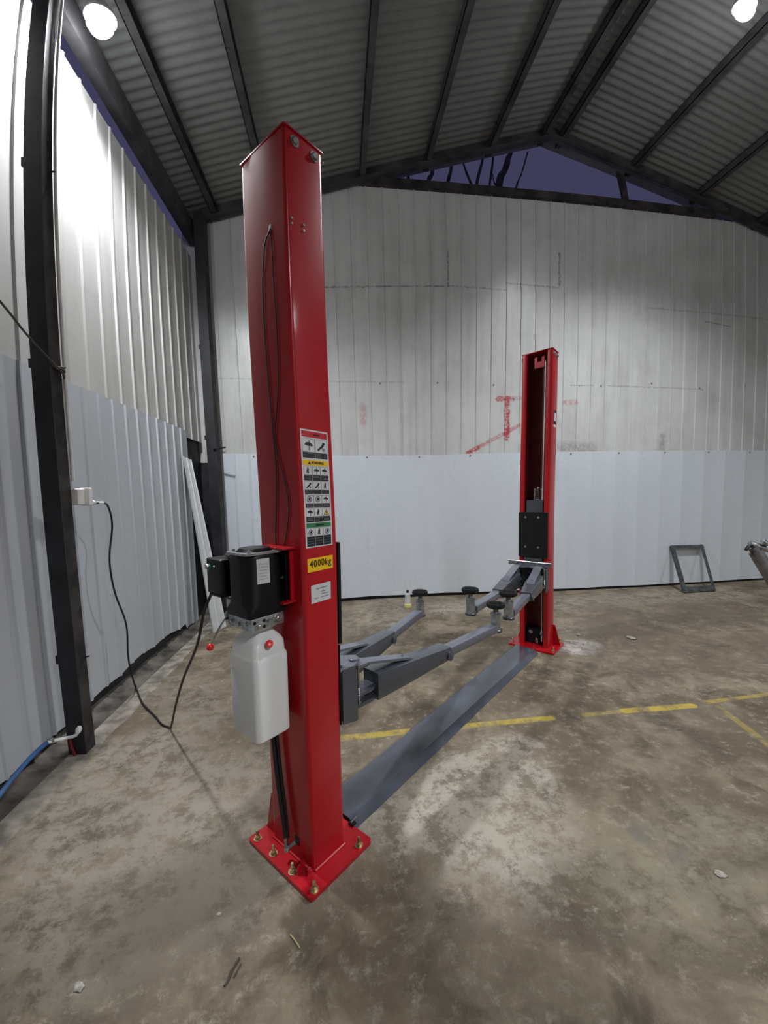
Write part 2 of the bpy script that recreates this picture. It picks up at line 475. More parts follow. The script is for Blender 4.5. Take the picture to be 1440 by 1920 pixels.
def sheet(mb, axis, u0, u1, z0, z1, d, into, pitch, ph, rw, rh, mat, jag=None, thick=0.004, toplim=None):
    """ribbed sheet standing along an axis; into = +1/-1 direction the ribs stand out to"""
    pts = [(u0, 0.0)]
    k = math.ceil((u0 - ph + rw)/pitch)
    while ph + k*pitch + rw < u1:
        c = ph + k*pitch
        pts += [(c-rw, 0.0), (c-rw*0.45, rh), (c+rw*0.45, rh), (c+rw, 0.0)]
        k += 1
    pts.append((u1, 0.0))
    def P(u, off, z):
        return (u, d + into*off, z) if axis == 'X' else (d + into*off, u, z)
    rows = []
    for side in (0, -thick):
        lo = [mb.bm.verts.new(P(u, o+side, z0 + (jag(u) if jag else 0))) for u, o in pts]
        hi = [mb.bm.verts.new(P(u, o+side, min(z1, toplim(u)) if toplim else z1)) for u, o in pts]
        rows.append((lo, hi))
    (l0, h0), (l1, h1) = rows
    for i in range(len(pts)-1):
        mb.face([l0[i], l0[i+1], h0[i+1], h0[i]], mat)
        mb.face([l1[i], h1[i], h1[i+1], l1[i+1]], mat)
        mb.face([l0[i], l1[i], l1[i+1], l0[i+1]], mat)
        mb.face([h0[i], h0[i+1], h1[i+1], h1[i]], mat)
    for i in (0, -1):
        mb.face([l0[i], h0[i], h1[i], l1[i]], mat)

# back wall : cream sheets above, new white sheets below
m = MB()
gab = lambda u: roof_z(u) + 0.10
sheet(m, 'X', XL-0.1, XR, 2.02, 4.40, YB, -1, 0.22, -0.018, 0.012, 0.011, M_UP_BACK)
sheet(m, 'X', XL-0.1, XR, 4.36, 5.66, YB+0.012, -1, 0.22, -0.018, 0.012, 0.011, M_UP_BACK, toplim=gab)
wb = struct(m.obj('wall_back'))
m = MB()
jg = lambda u: 0.022 - 0.002*u + 0.003*math.sin(u*5) + 0.002*math.sin(u*23)
sheet(m, 'X', -1.62, -0.55, 0.03, 2.14, YB-0.016, -1, 0.19, -1.448, 0.012, 0.010, M_LO_BACK, jg)
sheet(m, 'X', -0.55, XR, 0.022, 2.13, YB-0.016, -1, 0.38, -0.04, 0.012, 0.0012, M_LO_BACK, jg)
struct(m.obj('lower_cladding', wb))
m = MB()
for i in range(11):
    m.lathe([(0.012, 0), (0.012, 0.004), (0.006, 0.009)], M_ZINCD, (-1.2+0.77*i, YB-0.018, 2.105), (0, -1, 0), 8)
for i in range(11):
    m.lathe([(0.014, 0), (0.01, 0.008)], M_ZINCD, (-1.1+0.83*i, YB-0.003, 3.12+0.03*math.sin(i*3)), (0, -1, 0), 8)
struct(m.obj('screw', wb))
# left wall
m = MB()
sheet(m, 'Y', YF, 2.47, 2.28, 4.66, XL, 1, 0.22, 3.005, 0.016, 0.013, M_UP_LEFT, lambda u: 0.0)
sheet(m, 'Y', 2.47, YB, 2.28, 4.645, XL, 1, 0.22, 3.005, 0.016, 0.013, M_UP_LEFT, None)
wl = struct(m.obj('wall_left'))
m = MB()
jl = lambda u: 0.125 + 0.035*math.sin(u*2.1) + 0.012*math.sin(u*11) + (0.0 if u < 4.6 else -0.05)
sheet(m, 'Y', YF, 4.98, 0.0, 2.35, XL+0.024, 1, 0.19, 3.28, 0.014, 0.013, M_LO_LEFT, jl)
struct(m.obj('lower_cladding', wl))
m = MB()   # added dark sheets standing in for shade in the corner and sill gaps
m.box((XL-0.03, YF, 0.0), (XL-0.01, 4.90, 0.5), M_STEELCOL)
m.box((XL-0.06, 4.90, 0.0), (XL-0.04, YB+0.02, 2.4), M_STEELCOL)
m.box((XL-0.05, YB+0.02, 0.0), (-1.5, YB+0.04, 2.2), M_STEELCOL)
struct(m.obj('gap_shade_sheet', wl))
# right and front walls, outside the picture but closing the shed
m = MB()
sheet(m, 'Y', YF, YB, 0.02, 4.9, XR, -1, 0.22, 0.0, 0.02, 0.02, M_UP_LEFT)
struct(m.obj('wall_right'))
m = MB()
sheet(m, 'X', XL, XR, 0.02, 5.6, YF, 1, 0.22, 0.0, 0.02, 0.02, M_UP_BACK, toplim=gab)
struct(m.obj('wall_front'))

# roof : corrugated sheets, waves run down the slope
def roof(x0, x1, name):
    mb = MB()
    pitch, n = 0.100, 6
    steps = int((YB+0.25-YF)/pitch*n)
    a, b = [], []
    for i in range(steps+1):
        y = YF + i*pitch/n
        dz = 0.008*math.cos(2*PI*i/n)
        a.append([mb.bm.verts.new((x, y, roof_z(x)+dz+0.15)) for x in (x0, x1)])
        b.append([mb.bm.verts.new((x, y, roof_z(x)+dz+0.154)) for x in (x0, x1)])
    for i in range(steps):
        mb.face([a[i][0], a[i][1], a[i+1][1], a[i+1][0]], M_ROOF, True)
        mb.face([b[i][0], b[i+1][0], b[i+1][1], b[i][1]], M_ROOF, True)
    o = mb.obj(name, sharp=180)
    return struct(o)
roof(XL-0.08, RX, 'ceiling')
roof(RX, XR+0.1, 'ceiling.001')
# purlins, ridge, eave beams, frames
tn = 0
def trim(mb):
    global tn
    tn += 1
    return struct(mb.obj('trim_%d' % tn))
def chan(mb, x, w_=0.075, h_=0.11, mat=M_PURL):
    z = roof_z(x) + 0.135
    mb.box((x-w_/2, YF, z-h_), (x-w_/2+0.008, YB+0.05, z), mat)
    mb.box((x-w_/2, YF, z-0.008), (x+w_/2, YB+0.05, z), mat)
    mb.box((x-w_/2, YF, z-h_), (x+w_/2, YB+0.05, z-h_+0.008), mat)
for x in (-1.50, -0.84, 0.38, 1.26, 2.15, 2.93, 3.20, 4.30, 5.40, 6.50, 7.4):
    m = MB(); chan(m, x); trim(m)
m = MB()   # eave beam
m.box((XL+0.0, YF, 4.775), (XL+0.10, YB, 4.99), M_PURL)
trim(m)
def rafter(y, h_=0.17, w_=0.12):
    mb = MB()
    for xa, xb in ((XL+0.02, RX), (RX, XR)):
        za, zb = roof_z(xa)+0.02, roof_z(xb)+0.02
        for o0, o1, ww in ((0, 0.012, w_), (h_-0.012, h_, w_), (0, h_, 0.012)):
            mb.prism([(xa, y-ww/2, za+o0-0.02), (xb, y-ww/2, zb+o0-0.02), (xb, y-ww/2, zb+o1-0.02), (xa, y-ww/2, za+o1-0.02)],
                     (0, ww, 0), M_PURL)
    return trim(mb)
rafter(YB-0.09); rafter(2.48); rafter(-1.2)
m = MB()   # gable tie
m.box((0.35, YB-0.05, 5.655), (5.75, YB+0.03, 5.755), M_STEELBRN)
trim(m)
m = MB()   # gable strut
m.prism([(4.10, YB-0.02, 6.17), (4.21, YB-0.02, 6.14), (4.285, YB-0.02, 5.74), (4.20, YB-0.02, 5.74)], (0, 0.04, 0), M_STEELBRN)
trim(m)
# plinth and pale lip of the slab by the left wall
m = MB()
m.prism([(-2.05, YF, -.01), (-1.70, YF, -.01), (-1.70, YF, 0.012), (-1.79, YF, 0.035), (-1.84, YF, 0.055), (-2.05, YF, 0.06)],
        (0, YB-YF, 0), M_PLINTH)
trim(m)
m = MB()
pts = []
N_ = 90
for i in range(N_+1):
    y = YF + (YB-YF)*i/N_
    pts.append((y, -1.575 + 0.012*math.sin(i*1.7) + random.uniform(-.014, .014)))
lo = [m.bm.verts.new((-1.71, y, 0.0)) for y, x in pts]; hi = [m.bm.verts.new((-1.70, y, 0.010)) for y, x in pts]
e1 = [m.bm.verts.new((x-0.012, y, 0.008)) for y, x in pts]; e0 = [m.bm.verts.new((x, y, 0.0)) for y, x in pts]
for i in range(N_):
    for A_, B_ in ((lo, hi), (hi, e1), (e1, e0)):
        m.face([A_[i], A_[i+1], B_[i+1], B_[i]], M_LIP)
trim(m)
# black strip painting in the shaded gap under the back wall
m = MB()
m.box((-1.7, YB-0.010, 0.0), (XR, YB+0.0, 0.08), M_BLACK)
trim(m)

# ------------------------------------------------------------------ steel columns
def column(x0, x1, y0, y1, label, extra=None):
    o = thing('steel_column', ((x0+x1)/2, (y0+y1)/2, 0), 0, label, 'column')
    hx, hy = (x1-x0)/2, (y1-y0)/2
    ztop = roof_z(x0)+0.0
    mb = MB()
    mb.box((-hx, -hy, 0), (hx, -hy+0.008, ztop), M_STEELCOL)
    mb.box((hx-0.008, -hy+0.008, 0.0), (hx, hy, ztop), M_STEELBRN)  # this face gets a paler tone than the other sides
    mb.box((-hx, hy-0.008, 0), (hx-.008, hy, ztop), M_STEELCOL)
    mb.box((-hx, -hy+.008, 0), (-hx+0.008, hy-.008, ztop), M_STEELCOL)
    mb.obj('post', o)
    mb = MB()
    for z in (0.58, 2.29, 3.4):
        mb.box((-hx-0.02, -hy+0.01, z), (-hx, -hy+0.03, z+0.05), M_STEELCOL)
        mb.cyl((hx, hy-0.02, z+.01), (hx+0.03, hy-0.02, z+.015), 0.005, M_STEELCOL, 8)
    mb.obj('bracket', o)
    return o
column(-1.70, -1.60, 2.44, 2.535, 'near black steel column on the left wall, with the socket and tap hose on it')
column(-1.705, -1.59, 5.27, 5.42, 'black steel column in the far left corner of the shed')

# conduit, socket, plug & cord
m = MB()
m.tube([(-1.588, 2.545, 1.66), (-1.588, 2.545, 2.6), (-1.592, 2.545, 3.4), (-1.588, 2.545, 4.6)], 0.010, M_WPLAS, 8, 3)
m.tube([(-1.600, 2.548, 2.30), (-1.592, 2.552, 1.95), (-1.600, 2.55, 1.66)], 0.006, M_CORD, 6, 4)
tag(m.obj('conduit_pipe'), 'thin white conduit running down the near black column to the socket', 'pipe')
o = thing('wall_socket', (-1.585, 2.57, 1.565), 0, 'white plastic surface socket on the near black column', 'socket')
m = MB(); m.box((-0.035, -0.035, -0.05), (0.022, 0.028, 0.05), M_WPLAS, bev=0.006); m.obj('housing', o)
m = MB(); m.box((-0.01, 0.030, -0.055), (0.045, 0.070, 0.055), M_WPLAS, bev=0.005); m.obj('cover', o)

CORD = [(-1.56, 2.70, 1.525), (-1.575, 2.80, 1.525), (-1.60, 2.90, 1.495), (-1.64, 3.0, 1.36), (-1.66, 2.97, 1.12), (-1.66, 3.0, 0.88),
        (-1.665, 3.12, 0.60), (-1.67, 3.12, 0.34), (-1.69, 3.20, 0.12), (-1.71, 3.27, 0.022), (-1.55, 3.03, 0.012), (-1.375, 2.835, 0.008),
        (-1.28, 2.72, 0.008), (-1.206, 2.667, 0.010), (-1.165, 2.605, 0.06), (-1.056, 2.441, 0.287), (-0.915, 2.233, 0.544),
        (-0.738, 1.972, 0.817), (-0.655, 1.849, 1.01), (-0.600, 1.79, 1.11), (-0.565, 1.74, 1.165), (-0.50, 1.63, 1.185)]
o = thing('power_cord', (-1.206, 2.667, 0), 0, 'black mains cord from the white socket, looping over the floor to the motor', 'cord')
off = Vector((-1.206, 2.667, 0))
m = MB(); m.tube([Vector(p)-off for p in CORD], 0.0065, M_CORD, 8, 6); m.obj('cable', o)
m = MB()
m.lathe([(0.018, 0), (0.018, 0.03), (0.010, 0.05)], M_WPLAS, Vector((-1.565, 2.645, 1.530))-off, (0, 1, -0.05), 12)
m.cyl(Vector((-1.565, 2.69, 1.527))-off, Vector((-1.570, 2.79, 1.526))-off, 0.009, M_WPLAS, 10)
m.obj('plug', o)

# stay wire on the column
m = MB()
m.tube([(-1.585, 2.50, 2.29), (-1.58, 2.257, 2.393), (-1.58, 2.09, 2.489), (-1.6, 1.5, 2.82), (-1.7, 0.2, 3.6)], 0.006, M_WIRE, 6, 4)
for a in range(3):
    m.tube([(-1.59, 2.46+0.015*a, 2.30), (-1.57, 2.50+.01*a, 2.27+.02*a), (-1.585, 2.53, 2.25+0.03*a)], 0.006, M_WIRE, 6, 4)
tag(m.obj('stay_wire'), 'dark twisted wire tied to the near black column, slanting up to the left', 'wire')

# tap and blue hose
o = thing('air_hose', (-1.72, 2.31, 0.17), 0, 'blue hose with white fitting at the foot of the near black column', 'hose')
off = Vector((-1.72, 2.31, 0.17))
m = MB(); m.tube([Vector(p)-off for p in ((-1.72, 1.55, 0.03), (-1.72, 1.80, 0.07), (-1.72, 1.961, 0.12), (-1.72, 2.075, 0.150), (-1.72, 2.196, 0.172), (-1.725, 2.31, 0.172))], 0.013, M_BLUE, 10); m.obj('hose', o)
m = MB()
m.tube([Vector(p)-off for p in ((-1.725, 2.31, 0.172), (-1.72, 2.37, 0.15), (-1.685, 2.41, 0.137), (-1.63, 2.41, 0.150), (-1.60, 2.41, 0.19))], 0.010, M_WPLAS, 8)
m.lathe([(0.016, 0), (0.016, 0.03)], M_ZINC, Vector((-1.735, 2.33, 0.168))-off, (0.4, 1, -.2), 10)
m.lathe([(0.015, 0), (0.017, 0.02), (0.009, 0.035)], M_WPLAS, Vector((-1.612, 2.41, 0.172))-off, (.35, 0, 1), 10)
m.obj('fitting', o)
m = MB(); m.tube([Vector(p)-off for p in ((-1.665, 2.41, 0.135), (-1.668, 2.42, 0.08), (-1.66, 2.43, 0.01))], 0.008, M_REDIN, 8); m.obj('drain_tail', o)

# loose sheet leaning in the corner
o = thing('metal_sheet', (-1.49, 4.67, 0), 0, 'narrow white ribbed metal sheet leaning against the left wall, near the corner', 'sheet')
m = MB()
A0, A1, B0, B1 = Vector((-1.531, 4.562, 0.0)), Vector((-1.457, 4.781, 0.0)), Vector((-1.800, 4.753, 2.03)), Vector((-1.800, 4.975, 2.01))
offv = Vector((-1.49, 4.67, 0))
cuts = [0, 0.02, 0.45, 0.48, 0.52, 0.55, 0.97, 1.0]; hts = [0.012, 0, 0, 0.012, 0.012, 0, 0, 0.014]
nrm = (B0-A0).cross(A1-A0).normalized()
if nrm.x < 0: nrm = -nrm
rows = []
for th_ in (0.0, -0.003):
    rows.append([[m.bm.verts.new(P0_ + (P1_-P0_)*c + nrm*(h_+th_) - offv) for P0_, P1_ in ((A0, A1), (B0, B1))] for c, h_ in zip(cuts, hts)])
for i in range(len(cuts)-1):
    for R_ in rows:
        m.face([R_[i][0], R_[i+1][0], R_[i+1][1], R_[i][1]], M_STRIP)
m.obj('panel', o)

# stub of reinforcing bar on the corner column
m = MB(); m.cyl((-1.62, 5.26, 2.165), (-1.46, 5.20, 2.185), 0.010, M_STEELCOL, 8)
tag(m.obj('steel_rod'), 'short black steel rod sticking out of the corner column', 'rod')

# ------------------------------------------------------------------ the two-post lift
P0 = Vector((-0.1664, 1.4785, 0.0))
TH = math.atan2(0.688, 0.725)          # +x local = along the lift (s), +y local = t
R2 = Matrix.Rotation(TH, 4, 'Z')
def W3(s, t, z=0.0):
    return P0 + (R2 @ Vector((s, t, z)))
W, D, H = 0.279, 0.176, 2.83
SF = 3.044                              # outer face of the far post

def rounded_path(pts, r, seg=4):
    """2D polyline with its inner corners rounded"""
    out = [Vector(pts[0])]
    for i in range(1, len(pts)-1):
        a, b, c = Vector(pts[i-1]), Vector(pts[i]), Vector(pts[i+1])
        d0, d1 = (a-b).normalized(), (c-b).normalized()
        p, q = b + d0*r, b + d1*r
        for k in range(seg+1):
            t = k/seg
            out.append((1-t)**2*p + 2*t*(1-t)*b + t*t*q)
    out.append(Vector(pts[-1]))
    return out
def make_post(root):
    """local frame: x = 0 outer face .. D inner face, y = 0 .. W"""
    lip = 0.050
    outer = rounded_path([(D-0.028, lip), (D, lip), (D, 0), (0, 0), (0, W), (D, W), (D, W-lip), (D-0.028, W-lip)], 0.016)
    th = 0.006
    inner = []
    for i, p in enumerate(outer):
        d = (outer[min(i+1, len(outer)-1)] - outer[max(i-1, 0)]).normalized()
        inner.append(p + Vector((-d.y, d.x))*(-th))
    # make sure the offset points into the steel
    cx = Vector((D/2, W/2))
    mb = MB()
    zz = (0.02, H)
    ro = [[mb.bm.verts.new((p.x, p.y, z)) for p in outer] for z in zz]
    ri = [[mb.bm.verts.new((p.x, p.y, z)) for p in inner] for z in zz]
    n = len(outer)
    for i in range(n-1):
        mb.face([ro[0][i], ro[0][i+1], ro[1][i+1], ro[1][i]], M_RED, True)
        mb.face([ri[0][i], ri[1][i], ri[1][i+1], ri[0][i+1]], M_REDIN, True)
        for k in (0, 1):
            mb.face([ro[k][i], ro[k][i+1], ri[k][i+1], ri[k][i]], M_RED)
    for i in (0, n-1):
        mb.face([ro[0][i], ro[1][i], ri[1][i], ri[0][i]], M_RED)
    mb.obj('upright', root, 60)
    mb = MB()   # top cap plate
    mb.loft([(H+0.0005, -0.004, D+0.004, -0.004, W+0.004), (H+0.006, -0.004, D+0.004, -0.004, W+0.004)], M_RED, 0.006, 2)
    mb.obj('top_plate', root)
    mb = MB()   # base plate
    poly = rounded_path([(0.10, -0.079), (0.265, -0.079), (0.265, W+0.079), (-0.080, W+0.079), (-0.080, -0.079), (0.10, -0.079)], 0.018)
    mb.prism([(p.x, p.y, 0.001) for p in poly[:-1]], (0, 0, 0.019), M_RED)
    mb.prism([(0.0, -0.008, 0.02), (D, -0.008, 0.02), (D, 0.0, 0.02), (D, 0.0, 0.028), (0, 0.0, 0.028)], (0, 0, 0.0), M_RED) if False else None
    mb.cyl((0.005, -0.003, 0.022), (D-0.005, -0.003, 0.022), 0.007, M_RED, 8)
    mb.cyl((-0.003, 0.005, 0.022), (-0.003, W-0.005, 0.022), 0.006, M_RED, 8)
    mb.obj('base_plate', root)
    for y, s_ in ((W, 1), (0, -1)):
        if s_ < 0 and root['side'] == 'near':
            continue
        mb = MB()
        mb.prism([(0.012, y, 0.02), (0.012, y+s_*0.070, 0.02), (0.012, y+s_*0.062, 0.045), (0.012, y+s_*0.018, 0.215), (0.012, y, 0.215)], (0.010, 0, 0), M_RED)
        mb.obj('gusset', root)
    for bx, by in ((-0.053, 0.322), (-0.053, 0.202), (-0.053, 0.069), (-0.047, -0.060), (0.205, -0.056), (0.205, 0.335)):
        mb = MB()
        mb.hexbolt((bx, by, 0.020), (0, 0, 1), 0.0125, 0.013, M_BRASS, True, 0.022)
        mb.obj('anchor_bolt', root)
    for by, bz in ((0.044, 2.795), (0.134, 2.795)):
        for yy, dd in ((0.0, -1), (W, 1)):
            mb = MB(); mb.hexbolt((by, yy, bz), (0, dd, 0), 0.013, 0.010, M_ZINC); mb.obj('cap_bolt', root)
    for by, bz in ((0.022, 2.519), (0.022, 2.501), (0.0755, 2.520), (0.0755, 2.501)):
        mb = MB(); mb.lathe([(0.0055, 0), (0.004, 0.004)], M_ZINC, (by, 0, bz), (0, -1, 0), 10); mb.obj('rivet', root)
    mb = MB(); mb.sphere((D+0.001, 0.002, 2.80), 0.006, M_ZINC, 8); mb.obj('cap_screw', root)
    mb = MB()   # cable head bracket just under the cap
    mb.box((D-0.060, 0.100, 2.70), (D-0.052, 0.190, 2.755), M_RED)
    mb.box((D-0.060, 0.100, 2.755), (D-0.052, 0.125, 2.80), M_RED)
    mb.box((D-0.060, 0.165, 2.755), (D-0.052, 0.190, 2.80), M_RED)
    mb.obj('head_bracket', root)
    mb = MB()
    mb.tube([(D-0.045, 0.205, 2.74), (D-0.045, 0.205, 2.2), (D-0.045, 0.205, 1.5), (D-0.045, 0.205, 0.06)], 0.0055, M_CABLE, 8, 2)
    mb.sphere((D-0.045, 0.205, 2.745), 0.008, M_ZINC, 8)
    mb.obj('steel_cable', root)

near = thing('lift_post', P0, TH, 'tall near red lift post with warning stickers and the motor unit on it', 'lift post')
near['side'] = 'near'
make_post(near)
far = thing('lift_post', W3(SF, 0.2625), TH + PI, 'far red lift post standing near the back wall with its open side showing', 'lift post')
far['side'] = 'far'
make_post(far)
m = MB()
m.box((0.02, 0.03, 0.022), (D-0.05, W-0.03, 0.17), M_BLACK)
m.obj('foot_block', far)
for yy_ in (0.098, 0.205):
    m = MB(); m.hexbolt((D-0.05, yy_, 0.135), (1, 0, 0), 0.014, 0.012, M_ZINC); m.obj('foot_bolt', far)
m = MB(); m.tube([(D-0.045, 0.15, 0.04), (D-0.02, 0.155, 0.075), (D-0.01, 0.17, 0.09), (D+0.0, 0.18, 0.05)], 0.006, M_ZINC, 8, 4); m.obj('cable_loop', far)
for o_ in (near, far):
    del o_['side']
# small cable lug plates at the near post's foot
m = MB()
m.prism(rounded_path([(-0.022, 0.060, ), (-0.055, 0.060), (-0.055, 0.035), (-0.022, 0.035)], 0.01)[0:1] and
        [(-0.012, 0.040, 0.02), (-0.045, 0.040, 0.02), (-0.050, 0.040, 0.035), (-0.040, 0.040, 0.055), (-0.012, 0.040, 0.058)], (0, 0.008, 0), M_RED)
m.prism([(-0.010, 0.006, 0.02), (-0.026, 0.006, 0.02), (-0.022, 0.006, 0.042), (-0.010, 0.006, 0.045)], (0, 0.008, 0), M_RED)
m.obj('lug', near)
# rating sticker on the far post's side (world camera side = local W side)
m = MB()
m.box((0.03, W, 2.175), (0.105, W+0.001, 2.30), M_INK)
m.box((0.048, W+0.001, 2.20), (0.09, W+0.0016, 2.275), M_STWH)
m.box((0.03, W, 2.145), (0.105, W+0.001, 2.165), M_STWH)
m.obj('sticker', far)

# ---- stickers on the near post (side plane t = 0, facing -t)
def dec(mb, s0, z0, s1, z1, mat, lv):
    e = 0.0006*lv
    mb.box((s0, -e, z0), (s1, -e+0.0005, z1), mat)
def blob(mb, pts, mat, lv=3):
    e = 0.0006*lv
    mb.prism([(x, -e, z) for x, z in pts], (0, 0.0005, 0), mat)
def icon(mb, cx, cz, w_, kind):
    k = w_/2
    if kind == 'car':       # raised car on a post
        blob(mb, [(cx-k*.9, cz+k*.1), (cx-k*.6, cz+k*.45), (cx+k*.1, cz+k*.55), (cx+k*.85, cz+k*.2), (cx+k*.9, cz-k*.1), (cx-k*.2, cz-k*.05)], M_INK)
        blob(mb, [(cx+k*.0, cz-k*.9), (cx+k*.25, cz-k*.9), (cx+k*.3, cz+k*.9), (cx+k*.05, cz+k*.9)], M_INKG, 2.5)
    elif kind == 'person':
        blob(mb, [(cx-k*.15, cz+k*.9), (cx+k*.2, cz+k*.85), (cx+k*.2, cz+k*.55), (cx-k*.15, cz+k*.55)], M_INK)
        blob(mb, [(cx-k*.3, cz+k*.5), (cx+k*.35, cz+k*.5), (cx+k*.2, cz-k*.1), (cx+k*.3, cz-k*.8), (cx+k*.05, cz-k*.8), (cx-k*.02, cz-k*.2), (cx-k*.3, cz-k*.8), (cx-k*.45, cz-k*.75)], M_INK)
    elif kind == 'ring':
        for j in range(12):
            a0, a1 = 2*PI*j/12, 2*PI*(j+0.9)/12
            blob(mb, [(cx+k*.85*math.cos(a0), cz+k*.85*math.sin(a0)), (cx+k*.85*math.cos(a1), cz+k*.85*math.sin(a1)),
                      (cx+k*.6*math.cos(a1), cz+k*.6*math.sin(a1)), (cx+k*.6*math.cos(a0), cz+k*.6*math.sin(a0))], M_INKG)
        blob(mb, [(cx-k*.3, cz+k*.3), (cx+k*.35, cz+k*.4), (cx+k*.2, cz-k*.45), (cx-k*.2, cz-k*.3)], M_INK)
    elif kind == 'arm':
        blob(mb, [(cx-k*.9, cz-k*.6), (cx-k*.7, cz-k*.85), (cx+k*.5, cz+k*.0), (cx+k*.9, cz+k*.6), (cx+k*.4, cz+k*.8), (cx+k*.1, cz+k*.2)], M_INK)
        blob(mb, [(cx+k*.3, cz-k*.2), (cx+k*.8, cz-k*.3), (cx+k*.7, cz-k*.8), (cx+k*.3, cz-k*.7)], M_INKG)
    elif kind == 'tri':
        blob(mb, [(cx-k*.95, cz-k*.8), (cx+k*.95, cz-k*.8), (cx, cz+k*.95)], M_INK, 2.4)
        blob(mb, [(cx-k*.72, cz-k*.66), (cx+k*.72, cz-k*.66), (cx, cz+k*.66)], M_YEL, 3)
        blob(mb, [(cx-k*.12, cz-k*.4), (cx+k*.3, cz-k*.45), (cx+k*.05, cz+k*.25), (cx-k*.2, cz+k*.1)], M_INK, 3.6)
s0, s1 = 0.016, 0.149
m = MB()
dec(m, s0, 1.340, s1, 1.794, M_STWH, 1)
x0, x1 = s0+0.006, s1-0.006
zt = 1.788
dec(m, x0, zt-0.022, x1, zt, M_STRED, 2)
dec(m, x0+0.055, zt-0.014, x0+0.085, zt-0.008, M_INK, 3)
z = zt-0.027
def cells(z, n, hp, hb, kinds):
    wc = (x1-x0)/n
    for i in range(n):
        a, b = x0+i*wc+0.001, x0+(i+1)*wc-0.001
        # thin frame round the pictogram
        for q in ((a, z-hp, b, z-hp+0.0007), (a, z-0.0007, b, z), (a, z-hp, a+0.0007, z), (b-0.0007, z-hp, b, z)):
            dec(m, *q, M_INKG, 2)
        icon(m, (a+b)/2, z-hp/2, min(hp, b-a)*0.86, kinds[i])
        dec(m, a, z-hp-hb, b, z-hp-0.001, M_INK, 2)
        for r_ in range(3):
            zz_ = z-hp-hb*(0.25+0.25*r_)
            dec(m, a+0.003, zz_-0.0006, b-0.004-0.004*((i+r_) % 2), zz_+0.0006, M_INKG, 3)
    return z-hp-hb
z = cells(z, 2, 0.050, 0.022, ['car', 'arm'])
z -= 0.008
dec(m, x0, z-0.020, x1, z, M_YEL, 2)
blob(m, [(x0+0.022, z-0.016), (x0+0.036, z-0.016), (x0+0.029, z-0.004)], M_INK, 3)
zwarn = z
z -= 0.024
z = cells(z, 3, 0.032, 0.022, ['person', 'car', 'car']) - 0.003
z = cells(z, 3, 0.032, 0.018, ['arm', 'arm', 'person']) - 0.003
z = cells(z, 3, 0.032, 0.017, ['ring', 'ring', 'car']) - 0.003
z = cells(z, 3, 0.032, 0.022, ['car', 'person', 'tri']) - 0.004
dec(m, x0, z-0.018, x1, z, M_GREEN, 2)
dec(m, x0+0.045, z-0.012, x0+0.085, z-0.006, M_INK, 3)
z -= 0.020
cells(z, 3, 0.032, max(0.01, z-0.032-1.345), ['ring', 'person', 'ring'])
m.obj('warning_sticker', near)['label'] = 'tall warning sticker with red, yellow and green bands of pictograms'

def text_mesh(txt, size, mat, name, parent, loc, rot, sx=1.0, bold=0.0, ext=0.0003, sp=1.0):
    cu = bpy.data.curves.new(name, 'FONT')
    cu.body = txt; cu.size = size; cu.offset = bold; cu.extrude = ext; cu.resolution_u = 3
    cu.space_character = sp; cu.align_x = 'CENTER'; cu.align_y = 'CENTER'
    to = bpy.data.objects.new('tmp', cu)
    COL.objects.link(to)
    bpy.context.view_layer.update()
    me = bpy.data.meshes.new_from_object(to.evaluated_get(bpy.context.evaluated_depsgraph_get()))
    bpy.data.objects.remove(to); bpy.data.curves.remove(cu)
    me.name = name
    me.materials.clear(); me.materials.append(mat)
    o = bpy.data.objects.new(name, me)
    COL.objects.link(o)
    o.parent = parent; o.location = loc; o.rotation_euler = rot; o.scale = (sx, 1, 1)
    return o
st = [c for c in near.children if c.name.startswith('warning_sticker')][0]
text_mesh('WARNING', 0.014, M_INK, 'lettering', st, ((x0+x1)/2+0.008, -0.0016, zwarn-0.010), (PI/2, 0, 0), 0.9, 0.0004)
m = MB(); dec(m, 0.021, 1.243, 0.148, 1.297, M_YEL, 1)
ys = m.obj('capacity_sticker', near); ys['label'] = 'yellow sticker reading 4000kg'
text_mesh('4000kg', 0.040, M_INK, 'lettering', ys, (0.0850, -0.0012, 1.2735), (PI/2, 0, 0), 0.80, 0.0006, sp=1.18)
m = MB(); dec(m, 0.035, 1.117, 0.134, 1.189, M_PLATE, 1)
for i, (a, b) in enumerate(((0.060, 0.115), (0.085, 0.106), (0.085, 0.122), (0.05, 0.07), (0.082, 0.122))):
    zz_ = (1.172, 1.157, 1.147, 1.135, 1.135)[i]
    dec(m, a, zz_-0.0014, b, zz_+0.0014 if i else zz_+0.002, M_INKG, 2)
m.obj('rating_plate', near)['label'] = 'small pale grey rating plate'
# keyhole clip with release cable loop on the outer face
m = MB()
m.box((-0.004, 0.086, 2.505), (0.0, 0.100, 2.525), M_ZINC)
m.obj('cable_clip', near)
m = MB()
m.tube([(-0.004, 0.090, 2.51), (-0.006, 0.125, 2.47), (-0.005, 0.143, 2.40), (-0.005, 0.152, 2.33), (-0.005, 0.155, 2.21), (-0.005, 0.150, 2.05),
        (-0.005, 0.143, 1.896), (-0.005, 0.135, 1.75), (-0.005, 0.132, 1.66), (-0.005, 0.142, 1.53), (-0.005, 0.158, 1.40), (-0.005, 0.160, 1.33)], 0.0026, M_CORD, 6, 4)
m.tube([(-0.004, 0.090, 2.51), (-0.005, 0.082, 2.42), (-0.005, 0.080, 2.30), (-0.005, 0.075, 2.151), (-0.005, 0.085, 1.95),
        (-0.005, 0.125, 1.78), (-0.005, 0.105, 1.68), (-0.005, 0.070, 1.56), (-0.005, 0.066, 1.48), (-0.005, 0.095, 1.37), (-0.005, 0.12, 1.33)], 0.0022, M_CORD, 6, 4)
m.obj('release_cable', near)['label'] = 'thin dark cable looping down the outer face'
